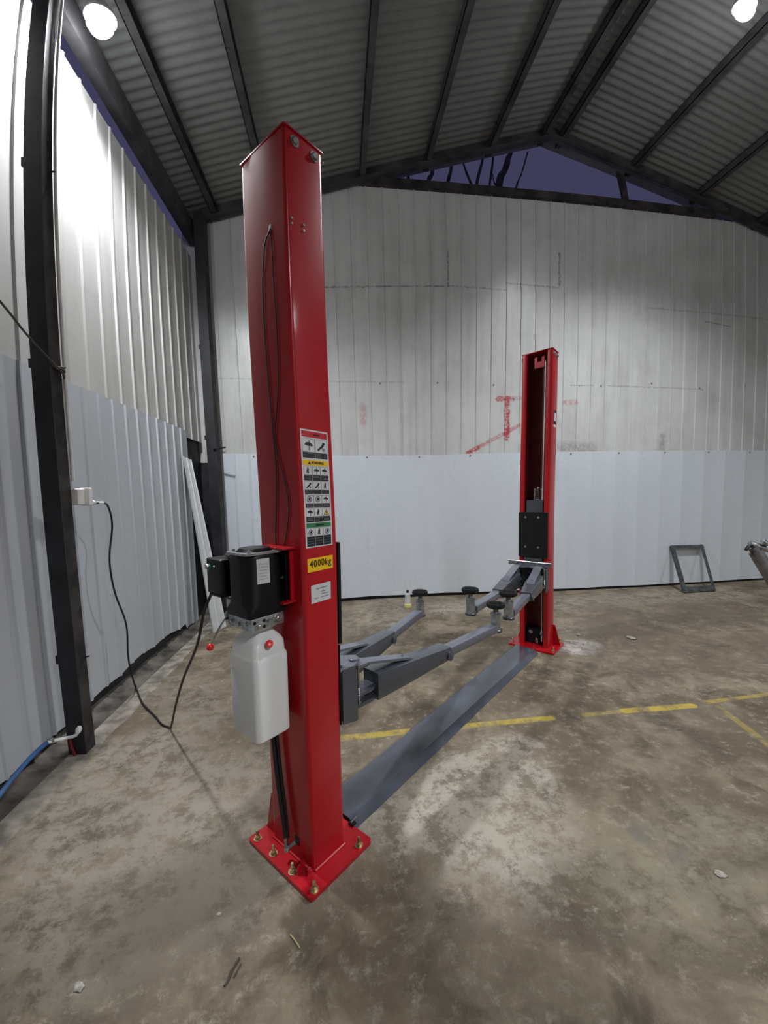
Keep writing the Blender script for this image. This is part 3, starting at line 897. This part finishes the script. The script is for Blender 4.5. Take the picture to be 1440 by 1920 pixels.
# hydraulic hose going down to the foot
m = MB()
m.tube([(-0.05, 0.19, 1.06), (-0.035, 0.20, 0.85), (-0.030, 0.197, 0.60), (-0.03, 0.190, 0.50), (-0.03, 0.172, 0.344), (-0.03, 0.150, 0.20), (-0.03, 0.138, 0.115)], 0.0095, M_CORD, 10, 5)
m.tube([(-0.05, 0.17, 1.06), (-0.022, 0.193, 0.85), (-0.016, 0.190, 0.60), (-0.016, 0.172, 0.40), (-0.016, 0.150, 0.22), (-0.022, 0.134, 0.115)], 0.007, M_CORD, 8, 5)
m.obj('hydraulic_hose', near)
m = MB()
m.cyl((-0.03, 0.138, 0.120), (-0.032, 0.132, 0.075), 0.009, M_ZINC, 10)
m.cyl((-0.032, 0.130, 0.070), (-0.006, 0.098, 0.105), 0.009, M_ZINC, 10)
m.cyl((-0.034, 0.134, 0.065), (-0.028, 0.126, 0.075), 0.013, M_ZINC, 6)
m.box((-0.0015, 0.085, 0.085), (0.0, 0.112, 0.125), M_BLACK)
m.obj('hose_fitting', near)

# ------------------------------------------------------------------ power unit
o = thing('hydraulic_power_unit', W3(-0.105, 0.15, 0.63), TH, 'black electric motor and milky oil tank hung on the near red post', 'motor')
def q(s, t, z):
    return (s+0.105, t-0.15, z-0.63)
def qb(mb, s0, t0, z0, s1, t1, z1, mat, bev=0):
    mb.box(q(s0, t0, z0), q(s1, t1, z1), mat, bev=bev)
m = MB()   # red mounting bracket
qb(m, -0.016, 0.058, 1.130, -0.0006, 0.064, 1.345, M_RED)
qb(m, -0.075, 0.214, 1.130, -0.0006, 0.220, 1.345, M_RED)
qb(m, -0.060, 0.040, 1.340, -0.0006, 0.215, 1.346, M_RED)
qb(m, -0.060, 0.045, 1.130, -0.0006, 0.215, 1.136, M_RED)
qb(m, -0.030, 0.066, 1.136, -0.026, 0.214, 1.340, M_BLACK)  # black plate stands in for the shade inside the bracket
m.hexbolt(q(-0.030, 0.090, 1.225), (-1, 0, 0), 0.006, 0.006, M_ZINC)
m.obj('mounting_bracket', o)
m = MB()   # motor body
def rr(z, c, h, r):
    return (z-0.63, -c-h-0.0+0.0, -c+h, -h, h, r)
CXm = 0.0
secs = [(1.100-.63, -.077, .077, -.082, .082, .012), (1.125-.63, -.079, .079, -.084, .084, .02), (1.150-.63, -.079, .079, -.082, .082, .055),
        (1.315-.63, -.079, .079, -.082, .082, .06), (1.330-.63, -.074, .074, -.077, .077, .06)]
m.loft(secs, M_BLACK, seg=6)
for i in range(-5, 6):
    m.box((0.0795-0.004, i*0.012-.001, 0.53), (0.083, i*0.012+.001, 0.68), M_BLACK)
m.obj('motor_body', o)
m = MB()
m.loft([(1.330-.63, -.078, .078, -.080, .080, .03), (1.338-.63, -.078, .078, -.080, .080, .03)], M_ALU, seg=4)
m.loft([(1.3385-.63, -.06, .06, -.062, .062, .05), (1.350-.63, -.05, .05, -.055, .055, .05)], M_BLACK, seg=5)
for a in (45, 135, 225, 315):
    m.hexbolt((0.075*math.cos(math.radians(a)), 0.075*math.sin(math.radians(a)), .709), (0, 0, 1), .006, .006, M_ZINC)
m.obj('motor_lid', o)
m = MB()   # silver name plate on the motor, facing the camera
Mx = Matrix.Translation((-0.018, -0.0755, 0.640)) @ Matrix.Rotation(math.radians(-6), 4, 'Z')
m.box((-0.024, -0.0095, -0.046), (0.024, -0.007, 0.046), M_PLATE, M=Mx)
for i in range(6):
    m.box((-0.016, -0.010, -0.03+0.011*i), (0.017, -0.0094, -0.0288+0.011*i), M_INKG, M=Mx)
m.obj('name_plate', o)
m = MB()   # terminal box
qb(m, -0.190, 0.243, 1.165, -0.095, 0.355, 1.305, M_BLACK, 0.004)
qb(m, -0.160, 0.228, 1.190, -0.110, 0.246, 1.290, M_BLACK)
qb(m, -0.1885, 0.252, 1.157, -0.10, 0.345, 1.164, M_BLACK)
tb = m.obj('terminal_box', o)
m = MB()
m.lathe([(0.0135, 0), (0.0135, 0.004), (0.011, 0.006)], M_BTNG, q(-0.190, 0.330, 1.270), (-1, 0, 0), 20)
m.lathe([(0.010, 0.004), (0.010, 0.014), (0.0085, 0.016)], M_ZINC, q(-0.190, 0.326, 1.274), (-1, 0, 0), 16)
m.obj('push_button', tb)
m = MB()
m.lathe([(0.004, 0), (0.003, 0.004)], M_ZINC, q(-0.190, 0.292, 1.276), (-1, 0, 0), 10)
m.obj('screw', tb)
m = MB()
m.cyl(q(-0.15, 0.262, 1.305), q(-0.15, 0.262, 1.322), 0.009, M_ZINCD, 10)
m.cyl(q(-0.15, 0.262, 1.316), q(-0.15, 0.236, 1.318), 0.007, M_ZINCD, 10)
m.obj('cable_gland', tb)
m = MB()   # capacitor stub under the box
qb(m, -0.165, 0.233, 1.112, -0.12, 0.262, 1.150, M_PLATE, 0.002)
m.obj('relay', o)
m = MB()   # manifold block
m.loft([(1.052-.63, -.068, .060, -.078, .082, .006), (1.056-.63, -.072, .064, -.082, .086, .006), (1.094-.63, -.072, .064, -.082, .086, .006),
        (1.0995-.63, -.070, .062, -.080, .084, .006)], M_ALU, seg=2)
for s_, z_, r_ in ((-0.045, 1.068, .009), (0.035, 1.078, .011), (-0.005, 1.082, .006), (0.012, 1.084, .006)):
    m.hexbolt((s_, -0.082, z_-.63), (0, -1, 0), r_, 0.008, M_ZINC, True)
for s_, z_ in ((-0.022, 1.086), (-0.022, 1.064), (-0.06, 1.085)):
    m.lathe([(0.006, 0), (0.006, 0.001)], M_BLACK, (s_, -0.082, z_-.63), (0, -1, 0), 12)
for t_, z_ in ((-0.05, 1.08), (0.0, 1.072), (0.05, 1.075)):
    m.hexbolt((-0.072, t_, z_-.63), (-1, 0, 0), 0.007, 0.006, M_ZINC)
m.obj('manifold_block', o)
m = MB()   # release valve and lever
m.hexbolt(q(-0.165, 0.236, 1.088), (0, 1, 0), 0.013, 0.012, M_ZINC, True, 0.0)
m.cyl(q(-0.165, 0.245, 1.088), q(-0.170, 0.262, 1.09), 0.008, M_ZINC, 10)
m.sphere(q(-0.176, 0.240, 1.078), 0.007, M_BLACK, 8)
m.tube([q(-0.178, 0.243, 1.080), q(-0.186, 0.262, 1.055), q(-0.20, 0.30, 0.995), q(-0.205, 0.315, 0.970)], 0.0035, M_ZINCD, 8, 3)
m.cyl(q(-0.190, 0.274, 1.037), q(-0.200, 0.300, 0.996), 0.0045, M_ZINC, 8)
lv = m.obj('release_lever', o)
m = MB(); m.sphere(q(-0.208, 0.321, 0.954), 0.0145, M_REDP, 16); m.obj('knob', lv)
m = MB()   # oil tank
TK = [(0.634, -.068, .068, -.090, .092, .018), (0.640, -.072, .073, -.095, .097, .022), (0.936, -.072, .073, -.095, .097, .022),
      (0.946, -.069, .070, -.091, .093, .022), (0.952, -.066, .068, -.085, .088, .020), (0.990, -.064, .066, -.082, .086, .020),
      (1.004, -.056, .060, -.074, .076, .02), (1.024, -.040, .046, -.054, .050, .02), (1.034, -.036, .042, -.048, .046, .02), (1.052, -.036, .042, -.048, .046, .02)]
m.loft([(z-.63, a, b, c, d, r) for z, a, b, c, d, r in TK], M_TANK, seg=5)
tk = m.obj('oil_tank', o, 30)
m = MB()
m.loft([(z-.63, a+.003, b-.003, c+.003, d-.003, r) for z, a, b, c, d, r in TK[1:2]] + [(0.885-.63, -.069, .070, -.092, .094, .02)], M_OIL, seg=5)
m.obj('oil', tk)
m = MB()
ax = Vector((-0.35, -1.0, 0.75)).normalized()
m.lathe([(0.014, 0), (0.014, 0.012), (0.0135, 0.016), (0.008, 0.018)], M_REDP, Vector(q(-0.115, 0.062, 0.992)), ax, 18)
m.obj('filler_cap', tk)

# ------------------------------------------------------------------ floor cover plate between the posts
o = thing('floor_cover', W3(1.46, 0.16), TH, 'long slate-grey steel cover plate on the floor between the two red posts', 'cover plate')
m = MB()
sA, sB = 0.272-1.46, 2.735-1.46
prof = [(-0.132, 0.001), (-0.088, 0.034), (0.082, 0.038), (0.130, 0.001)]
th = 0.004
a = [[m.bm.verts.new((s_, y, z)) for y, z in prof] for s_ in (sA, -0.4, 0.4, sB)]
b = [[m.bm.verts.new((s_, y*0.97, max(z-th, 0.0002))) for y, z in prof] for s_ in (sA, -0.4, 0.4, sB)]
for k in range(3):
    for i in range(3):
        m.face([a[k][i], a[k+1][i], a[k+1][i+1], a[k][i+1]], M_COVER)
        m.face([b[k][i], b[k][i+1], b[k+1][i+1], b[k+1][i]], M_COVER)
for k in (0, 3):
    for i in range(3):
        m.face([a[k][i], a[k][i+1], b[k][i+1], b[k][i]], M_COVER)
m.obj('plate', o, 18)
m = MB(); m.box((sA-0.018, -0.128, 0.0205), (sA+0.006, -0.10, 0.030), M_BLACK); m.cyl((sA-0.01, -0.11, 0.03), (sA+0.02, -0.12, 0.045), 0.004, M_ZINC, 8)
m.obj('cable_end', o)

# ------------------------------------------------------------------ carriages
def make_carriage(root, dz, near_side):
    """local frame: x = distance from the post's inner face towards the middle, y across, z world"""
    T = 0.1395
    m = MB()   # rubber door guard
    m.box((0.006, -T+0.004, 0.905), (0.022, T-0.004, 1.345), M_RUB, bev=0.004)
    g = m.obj('rubber_guard', root)
    for y_ in (-0.068, 0.052):
        for z_ in (1.295, 1.005):
            m = MB(); m.hexbolt((0.022, y_, z_), (1, 0, 0), 0.0075, 0.004, M_ZINC); m.obj('guard_bolt', root)
    m = MB()   # carriage body inside the post
    m.box((-0.095, -0.078, 0.60), (-0.020, 0.078, 1.462), M_GREY, bev=0.004)
    m.box((-0.030, -0.085, 0.62+dz), (0.006, 0.085, 1.345), M_GREY)
    m.obj('carriage_body', root)
    m = MB()   # chain rod with spring on top
    for y_ in (-0.012, 0.058):
        m.cyl((-0.055, y_, 1.46), (-0.055, y_, 1.575), 0.009, M_ZINC, 8)
        m.lathe([(0.013, 0), (0.013, 0.014)], M_ZINC, (-0.055, y_, 1.555), (0, 0, 1), 6, smooth=False)
    for i in range(8):
        m.lathe([(0.017, 0), (0.021, 0.004), (0.017, 0.008)], M_ZINC, (-0.055, 0.020, 1.468+0.0135*i), (0, 0, 1), 12)
    m.lathe([(0.03, 0), (0.03, 0.006)], M_ZINC, (-0.055, 0.02, 1.462), (0, 0, 1), 14)
    m.sphere((-0.055, 0.022, 1.578), 0.015, M_ZINC, 8)
    m.obj('chain_adjuster', root)
    # arm bracket
    m = MB()
    zb, zt = 0.575+dz, 0.790+dz
    hw = 0.141
    outl = [(0.006, -hw), (0.085, -hw), (0.15, -hw+0.03), (0.165, -hw+0.075), (0.11, 0.0), (0.165, hw-0.075), (0.15, hw-0.03), (0.085, hw), (0.006, hw)]
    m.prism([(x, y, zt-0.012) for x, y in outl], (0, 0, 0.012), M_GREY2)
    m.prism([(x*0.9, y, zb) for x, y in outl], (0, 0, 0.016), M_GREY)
    m.box((0.0065, -hw+0.004, zb+0.016), (0.016, hw-0.004, zt-0.012), M_GREY)
    m.obj('arm_bracket', root)
    for s_ in (-1, 1):
        y = s_*hw
        m = MB()
        poly = rounded_path([(0.0, zb-0.012), (0.088, zb-0.035), (0.088, zt-0.02), (0.062, zt+0.004), (0.0, zt+0.006), (0.0, zb+0.0)], 0.014)
        m.prism([(p.x+0.007, y, p.y) for p in poly], (0, s_*0.007, 0), M_GREY)
        m.obj('side_plate', root)
        m = MB()
        m.cyl((0.125, s_*0.096, zb-0.012), (0.125, s_*0.096, zt+0.008), 0.014, M_GREY2, 16)
        m.lathe([(0.023, 0), (0.023, 0.006), (0.018, 0.009)], M_GREY2, (0.125, s_*0.096, zt), (0, 0, 1), 18)
        m.obj('pivot_pin', root)
        m = MB()
        m.cyl((0.112, s_*0.1365, zb+0.018), (0.112, s_*0.1365, zt-0.012), 0.007, M_ZINC, 12)
        m.lathe([(0.012, 0), (0.012, 0.008)], M_ZINC, (0.112, s_*0.1365, zb+0.035), (0, 0, 1), 6, smooth=False)
        for i in range(6):
            m.lathe([(0.009, 0), (0.0105, 0.003), (0.009, 0.006)], M_ZINC, (0.112, s_*0.1365, zb+0.05+0.009*i), (0, 0, 1), 12)
        m.obj('lock_pin', root)
        m = MB(); m.hexbolt((0.040, s_*0.105, zt), (0, 0, 1), 0.009, 0.006, M_ZINC); m.obj('bracket_bolt', root)
    if near_side:
        m = MB(); m.box((0.0005, -T+0.002, 0.56), (0.0055, T-0.002, 0.905), M_RUB); m.obj('rubber_skirt', root)
    if not near_side:
        m = MB()   # release bar across the top
        m.cyl((0.075, -0.21, zt+0.034), (0.075, 0.19, zt+0.034), 0.012, M_ZINC, 14)
        m.box((0.060, -0.205, zt+0.001), (0.095, 0.185, zt+0.020), M_GREY2)
        for y_ in (-0.12, 0.0, 0.12):
            m.box((0.055, y_-0.008, zt), (0.095, y_+0.008, zt+0.036), M_GREY2)
        m.tube([(0.085, 0.075, zt+0.03), (0.10, 0.06, zt-0.02), (0.105, 0.055, zt-0.09)], 0.004, M_ZINCD, 6, 4)
        m.obj('release_bar', root)

SI = 0.1761
c1 = thing('lift_carriage', W3(SI, W/2, 0), TH, 'grey arm carriage with two lift arms on the near red post, half hidden behind it', 'carriage')
make_carriage(c1, 0.0, True)
SFI = SF - D
c2 = thing('lift_carriage', W3(SFI, 0.123, 0), TH+PI, 'grey arm carriage with black rubber guard and two lift arms on the far red post', 'carriage')
make_carriage(c2, 0.040, False)

# ------------------------------------------------------------------ arms
def make_arm(car, label, a, b, zb, root_h, knuckle, length_inner_drop=0.0, wroot=0.105, wtip=0.072, root_gap=0.10, strip=True, bside=-1):
    """a, b: (s,t) of pivot and of pad in lift coordinates"""
    pa, pb = W3(*a), W3(*b)
    d = pb - pa; L = d.length; ang = math.atan2(d.y, d.x)
    kx = L*knuckle
    h2 = 0.070     # height of outer tube at its mouth
    m = MB()
    Mx = Matrix(((0, 0, 1, 0), (0, 1, 0, 0), (1, 0, 0, 0), (0, 0, 0, 1)))   # loft along local x
    # sections given as (x, z0, z1, y0, y1)
    m.loft([(root_gap, 0.0, root_h, -wroot/2, wroot/2), (root_gap+0.22, 0.0, root_h*0.86, -wroot/2, wroot/2), (kx, 0.004, h2+0.004, -wtip/2-.008, wtip/2+.008)], M_GREY, r=0.006, seg=2, M=Mx)
    o = m.obj('lift_arm', car)
    Wc = Matrix.Translation(car.location) @ Matrix.Rotation(car.rotation_euler.z, 4, 'Z')
    o.matrix_basis = Wc.inverted() @ (Matrix.Translation((pa.x, pa.y, zb)) @ Matrix.Rotation(ang, 4, 'Z'))
    o['label'] = label
    m = MB()
    m.loft([(kx-0.02, 0.012, 0.062, -wtip/2+.002, wtip/2-.002), (L-0.045, 0.012, 0.062, -wtip/2+.002, wtip/2-.002)], M_GREY2, r=0.006, seg=2, M=Mx)
    m.obj('inner_tube', o)
    m = MB()
    y = bside*(wtip/2+0.008)
    m.lathe([(0.026, 0), (0.026, 0.012), (0.022, 0.014)], M_GREY, (kx-0.02, y, 0.030), (0, bside, 0), 20)
    m.lathe([(0.006, 0), (0.005, 0.006)], M_ZINC, (kx-0.02, y+bside*0.014, 0.034), (0, bside, 0), 8)
    m.obj('stop_knuckle', o)
    m = MB()   # bent strap from the pivot to the top of the tube
    x1_ = root_gap+0.24
    pts = [(-0.02, root_h+0.062), (0.06, root_h+0.064), (x1_, root_h*0.86+0.012), (x1_+0.03, root_h*0.82)]
    wv = 0.032
    top = [(x, z) for x, z in pts]; bot = [(x, z-0.012) for x, z in reversed(pts)]
    m.prism([(x, -wv, z) for x, z in top+bot], (0, 2*wv, 0), M_GREY2)
    m.lathe([(wv, 0), (wv, 0.012)], M_GREY2, (-0.02, 0, root_h+0.050), (0, 0, 1), 20)
    m.lathe([(0.005, 0), (0.005, 0.004)], M_ZINC, (x1_-0.02, 0.0, root_h*0.86+0.018), (0, 0, 1), 8)
    m.obj('strap', o)
    m = MB()   # toothed sector at the root
    n = 14
    poly = [(0.125*math.cos(math.radians(-60+120*i/n)), 0.055*math.sin(math.radians(-60+120*i/n))) for i in range(n+1)]
    m.prism([(x-0.0, y, root_h*0.45) for x, y in [(-0.02, -0.045)]+poly+[(-0.02, 0.045)]], (0, 0, 0.014), M_GREY)
    m.prism([(x-0.0, y, 0.008) for x, y in [(-0.02, -0.045)]+poly+[(-0.02, 0.045)]], (0, 0, 0.014), M_GREY)
    m.obj('root_plate', o)
    # adapter
    m = MB()
    m.lathe([(0.042, 0.0), (0.042, 0.016), (0.036, 0.020)], M_GREY, (L, 0, 0.006), (0, 0, 1), 24)
    m.lathe([(0.033, 0.020), (0.033, 0.115), (0.036, 0.118), (0.036, 0.128), (0.030, 0.130)], M_ZINCD, (L, 0, 0.006), (0, 0, 1), 24)
    m.box((L-0.075, -0.030, 0.010), (L-0.03, 0.030, 0.030), M_GREY2)
    ad = m.obj('sleeve', o)
    m = MB()
    m.cyl((L, 0, 0.130), (L, 0, 0.172), 0.0165, M_ZINCD, 16)
    for i in range(7):
        m.lathe([(0.0165, 0), (0.0182, 0.002), (0.0165, 0.004)], M_ZINCD, (L, 0, 0.134+i*0.005), (0, 0, 1), 16)
    m.obj('screw', o)
    m = MB()
    R_ = 0.062
    m.lathe([(0.030, 0), (R_*.86, 0.003), (R_, 0.011), (R_, 0.024), (R_*.94, 0.032), (R_*.80, 0.034), (R_*.62, 0.028), (0.001, 0.028)], M_RUB, (L, 0, 0.170), (0, 0, 1), 28)
    for i in range(8):
        a_ = 2*PI*i/8
        Mr = Matrix.Translation((L, 0, 0.198)) @ Matrix.Rotation(a_, 4, 'Z')
        m.box((0.012, -0.004, 0.0), (R_*.72, 0.004, 0.005), M_RUB, M=Mr)
    m.obj('rubber_pad', o)
    return o
ZN, ZF = 0.580, 0.640
make_arm(c1, 'lift arm from the near post reaching left past the small bottle', (0.300, 0.235), (1.500, 0.512), ZN, 0.125, 0.55, bside=-1)
make_arm(c1, 'lift arm from the near post lying closest to the long floor cover', (0.300, 0.040), (1.550, -0.085), ZN, 0.125, 0.545, bside=-1)
make_arm(c2, 'left lift arm of the far post, its pad highest against the white wall', (2.745, 0.222), (1.600, 0.130), ZF, 0.135, 0.50, bside=1)
make_arm(c2, 'right lift arm of the far post, passing in front of its open channel', (2.745, 0.028), (1.680, -0.120), ZF, 0.135, 0.50, bside=1)

# ------------------------------------------------------------------ odd things in the shed
o = thing('squeeze_bottle', (0.823, 5.05, 0), 0, 'small clear nozzle bottle with yellow liquid standing by the back wall', 'bottle')
m = MB()
m.lathe([(0.036, 0.0), (0.040, 0.006), (0.040, 0.155), (0.036, 0.175), (0.016, 0.190), (0.014, 0.20)], M_CLEAR, (0, 0, 0), (0, 0, 1), 18); b_ = m.obj('body', o)
m = MB(); m.lathe([(0.052, 0.0), (0.055, 0.01), (0.050, 0.04), (0.038, 0.046)], plain('yellow_liquid', (0.62, 0.60, 0.22), 0.3), (0, 0, 0.0), (0, 0, 1), 18); m.obj('base', o)
m = MB(); m.lathe([(0.017, 0.198), (0.019, 0.205), (0.019, 0.225), (0.012, 0.232)], M_BLACK, (0, 0, 0), (0, 0, 1), 14); m.obj('collar', o)
m = MB(); m.lathe([(0.010, 0.230), (0.008, 0.30), (0.005, 0.345)], M_WPLAS, (0, 0, 0), (0, 0, 1), 12); m.obj('nozzle', o)

# angle-iron frame leaning on the back wall
o = thing('steel_frame', (5.21, 5.07, 0), 0, 'small dark rectangular steel frame leaning against the back wall', 'iron_frame')
off = Vector((5.21, 5.07, 0))
BL, BR, TL, TR = [Vector(v)-off for v in ((4.945, 5.06, 0.012), (5.475, 5.06, 0.012), (5.098, 5.50, 0.652), (5.668, 5.50, 0.638))]
nr = (BR-BL).cross(TL-BL).normalized()
if nr.y > 0:
    nr = -nr
def bar(mb, p, q_, inward, w_=0.055, t_=0.006, lip=0.035):
    d = (q_-p).normalized()
    inn = (inward - d*inward.dot(d)).normalized()
    mb.prism([p, q_, q_+inn*w_, p+inn*w_], nr*t_, M_FR)
    mb.prism([p, q_, q_+inn*t_, p+inn*t_], nr*-lip, M_FR)
M_FR = plain('dark_angle_iron', (0.075, 0.08, 0.085), 0.45, 0.2, var=0.25, nscale=15)
m = MB()
cen = (BL+BR+TL+TR)/4
for p_, q_ in ((BL, BR), (BR, TR), (TR, TL), (TL, BL)):
    bar(m, p_, q_, cen-(p_+q_)/2, 0.085 if p_ is BL else 0.05)
m.obj('angle_frame', o)

# tool handle coming into view at the right edge (a jack handle resting on the slab outside the picture)
o = thing('jack_handle', (2.06, 1.57, 0.0), 0, 'grey bar with a shiny clamp and black tip, at the right picture edge', 'tool')
off = Vector((2.06, 1.57, 0))
top = Vector((1.975, 1.640, 1.245)); low = Vector((2.013, 1.598, 1.138))
dr = (low-top).normalized()
m = MB(); m.cyl(top+dr*0.02-off, top+dr*1.30-off, 0.030, M_HANDLE, 18)
m.cyl(top+dr*0.0-off, top+dr*0.025-off, 0.022, M_HANDLE, 18)
m.obj('shaft', o)
m = MB()
c_ = top+dr*0.01+Vector((0.012, 0.0, 0.022))
m.cyl(c_-Vector((0.03, -.01, -.004))-off, c_+Vector((0.05, -.02, -.022))-off, 0.016, M_ZINC, 12)
m.hexbolt(c_+Vector((0.02, -.02, .008))-off, (0.2, -.6, 1), 0.014, 0.012, M_ZINC)
m.obj('clamp', o)
m = MB(); m.tube([c_-Vector((0.02, 0, 0))-off, c_-Vector((0.045, 0, 0.006))-off, c_-Vector((0.062, 0, 0.022))-off], 0.008, M_BLACK, 8, 4); m.obj('tip', o)
m = MB(); pz = top+dr*1.29
m.box((pz.x-0.06-off.x, pz.y-0.06-off.y, 0.0), (pz.x+0.06-off.x, pz.y+0.06-off.y, pz.z+0.02), M_HANDLE, bev=0.008); m.obj('foot', o)

# litter on the slab
def bit(name, pts, r, mat, label, cat):
    m = MB(); m.tube(pts, r, mat, 6, 4)
    return tag(m.obj(name), label, cat)
bit('twig', [(-0.397, 1.205, .004), (-0.413, 1.165, .006), (-0.418, 1.14, .004), (-0.427, 1.122, .004)], 0.0032, M_TWIG, 'dark curved twig on the concrete, below the near post', 'twig')
bit('twig', [(-0.388, 1.186, .003), (-0.396, 1.165, .003), (-0.403, 1.145, .003)], 0.0018, M_TWIG, 'thin short twig right beside the darker one on the concrete', 'twig')
bit('straw', [(-0.236, 1.262, .003), (-0.222, 1.246, .004), (-0.206, 1.224, .004), (-0.198, 1.213, .003)], 0.0026, M_STRAW, 'yellow piece of straw on the concrete below the near post', 'straw')
def chip(x, y, r, label, mat=M_STONE):
    m = MB()
    bmesh.ops.create_icosphere(m.bm, subdivisions=2, radius=1.0)
    rnd = random.Random(int(x*1000))
    for v in m.bm.verts:
        v.co = Vector((v.co.x*r*rnd.uniform(.75, 1.25), v.co.y*r*0.7*rnd.uniform(.75, 1.25), (v.co.z+0.8)*r*0.22*rnd.uniform(.8, 1.1)))
    mi_ = m.mi(mat)
    o_ = m.obj('stone_chip'); o_.location = (x, y, 0.0); o_.rotation_euler = (0, 0, rnd.uniform(0, 3))
    return tag(o_, label, 'stone')
chip(-0.893, 1.153, 0.020, 'pale flat stone chip lying at the lower left')
chip(-0.509, 1.370, 0.009, 'tiny white chip on the concrete left of the base plate')
chip(1.443, 1.215, 0.022, 'pale flat stone chip lying at the lower right')
chip(2.92, 3.60, 0.050, 'white rubble chip on the floor right of the far post')
chip(2.46, 3.78, 0.030, 'small white chip on the floor behind the far post base')
chip(-0.30, 1.52, 0.012, 'dark pebble on the concrete beside the near base plate', M_PLINTH)

# bare tree outside the gable
o = thing('bare_tree', (2.6, 7.6, 0), 0, 'bare tree outside, its branches dark against the dusk sky in the gable opening', 'tree')
off = Vector((2.6, 7.6, 0))
BR_ = [([(2.6, 7.6, 0), (2.7, 7.55, 3), (2.9, 7.5, 5.5), (3.083, 7.5, 7.247), (3.224, 7.5, 7.62), (3.40, 7.5, 8.1)], [0.11, 0.09, 0.075, 0.07, 0.06, 0.04]),
       ([(2.85, 7.5, 5.0), (2.8, 7.5, 6.6), (2.905, 7.5, 7.252), (2.985, 7.5, 7.795), (3.0, 7.5, 8.2)], [0.03, 0.022, 0.02]),
       ([(2.75, 7.5, 4.5), (2.62, 7.5, 6.4), (2.65, 7.5, 7.23), (2.777, 7.5, 7.746), (2.8, 7.5, 8.1)], [0.045, 0.03, 0.026]),
       ([(2.64, 7.5, 7.1), (2.50, 7.5, 7.4), (2.415, 7.5, 7.62), (2.35, 7.5, 7.9)], [0.022, 0.018]),
       ([(2.7, 7.5, 4.0), (2.2, 7.5, 6.3), (2.104, 7.5, 7.189), (2.17, 7.5, 7.53), (2.16, 7.5, 7.9)], [0.05, 0.035, 0.03]),
       ([(2.5, 7.5, 4.5), (1.8, 7.5, 6.6), (1.74, 7.5, 7.237), (1.81, 7.5, 7.42), (1.85, 7.5, 7.8)], [0.045, 0.04, 0.035]),
       ([(2.6, 7.5, 4.8), (1.5, 7.5, 6.7), (1.36, 7.5, 7.15), (1.40, 7.5, 7.6)], [0.04, 0.03]),
       ([(2.9, 7.5, 5.4), (3.3, 7.5, 6.8), (3.453, 7.5, 7.346), (3.56, 7.5, 7.6), (3.676, 7.5, 7.983)], [0.022, 0.014]),
       ([(3.09, 7.5, 7.2), (3.0, 7.5, 7.35), (2.97, 7.5, 7.5)], [0.014, 0.01]),
       ([(3.2, 7.5, 7.6), (3.27, 7.5, 7.85), (3.35, 7.5, 7.95)], [0.03, 0.02])]
for i, (pts, r) in enumerate(BR_):
    m = MB(); m.tube([Vector(p)-off for p in pts], r, M_TREE, 7, 5)
    m.obj('trunk' if i == 0 else 'branch', o)

# ------------------------------------------------------------------ lamps
LL = ['bright lamp hanging under the roof at the top left', 'bright lamp hanging under the roof at the top right',
      'added fill lamp behind the camera, left bay', 'added fill lamp behind the camera, right bay']
for (loc, spot, blend, power, pw2, soft_), lab in zip(LAMPS, LL):
    o = thing('ceiling_lamp', loc, 0, lab, 'lamp', 'shed lamps')
    m = MB()
    m.lathe([(0.105, 0.0), (0.10, 0.03), (0.06, 0.07), (0.045, 0.11), (0.03, 0.13)], M_WPLAS, (0, 0, 0), (0, 0, 1), 24)
    m.obj('housing', o)
    m = MB(); m.lathe([(0.02, -0.115), (0.06, -0.10), (0.085, -0.06), (0.09, -0.02), (0.08, 0.0)], M_LED, (0, 0, 0), (0, 0, 1), 24); m.obj('bulb', o)
    m = MB(); zc = roof_z(loc[0]) + 0.14 - loc[2]
    m.cyl((0, 0, 0.12), (0, 0, max(0.16, zc)), 0.006, M_BLACK, 8); m.obj('flex', o)
    ld = bpy.data.lights.new('lamp_light', 'SPOT')
    ld.energy = power; ld.color = LAMP_COL; ld.spot_size = math.radians(spot); ld.spot_blend = blend
    ld.shadow_soft_size = soft_
    lo_ = bpy.data.objects.new('lamp_light', ld)
    COL.objects.link(lo_); lo_.parent = o; lo_.location = (0, 0, -0.04)
    lo_.location = (0, 0, -0.13)
    pd = bpy.data.lights.new('bulb_light', 'POINT')
    pd.energy = pw2; pd.color = LAMP_COL; pd.shadow_soft_size = 0.09
    po_ = bpy.data.objects.new('bulb_light', pd)
    COL.objects.link(po_); po_.parent = o; po_.location = (0, 0, -0.22)
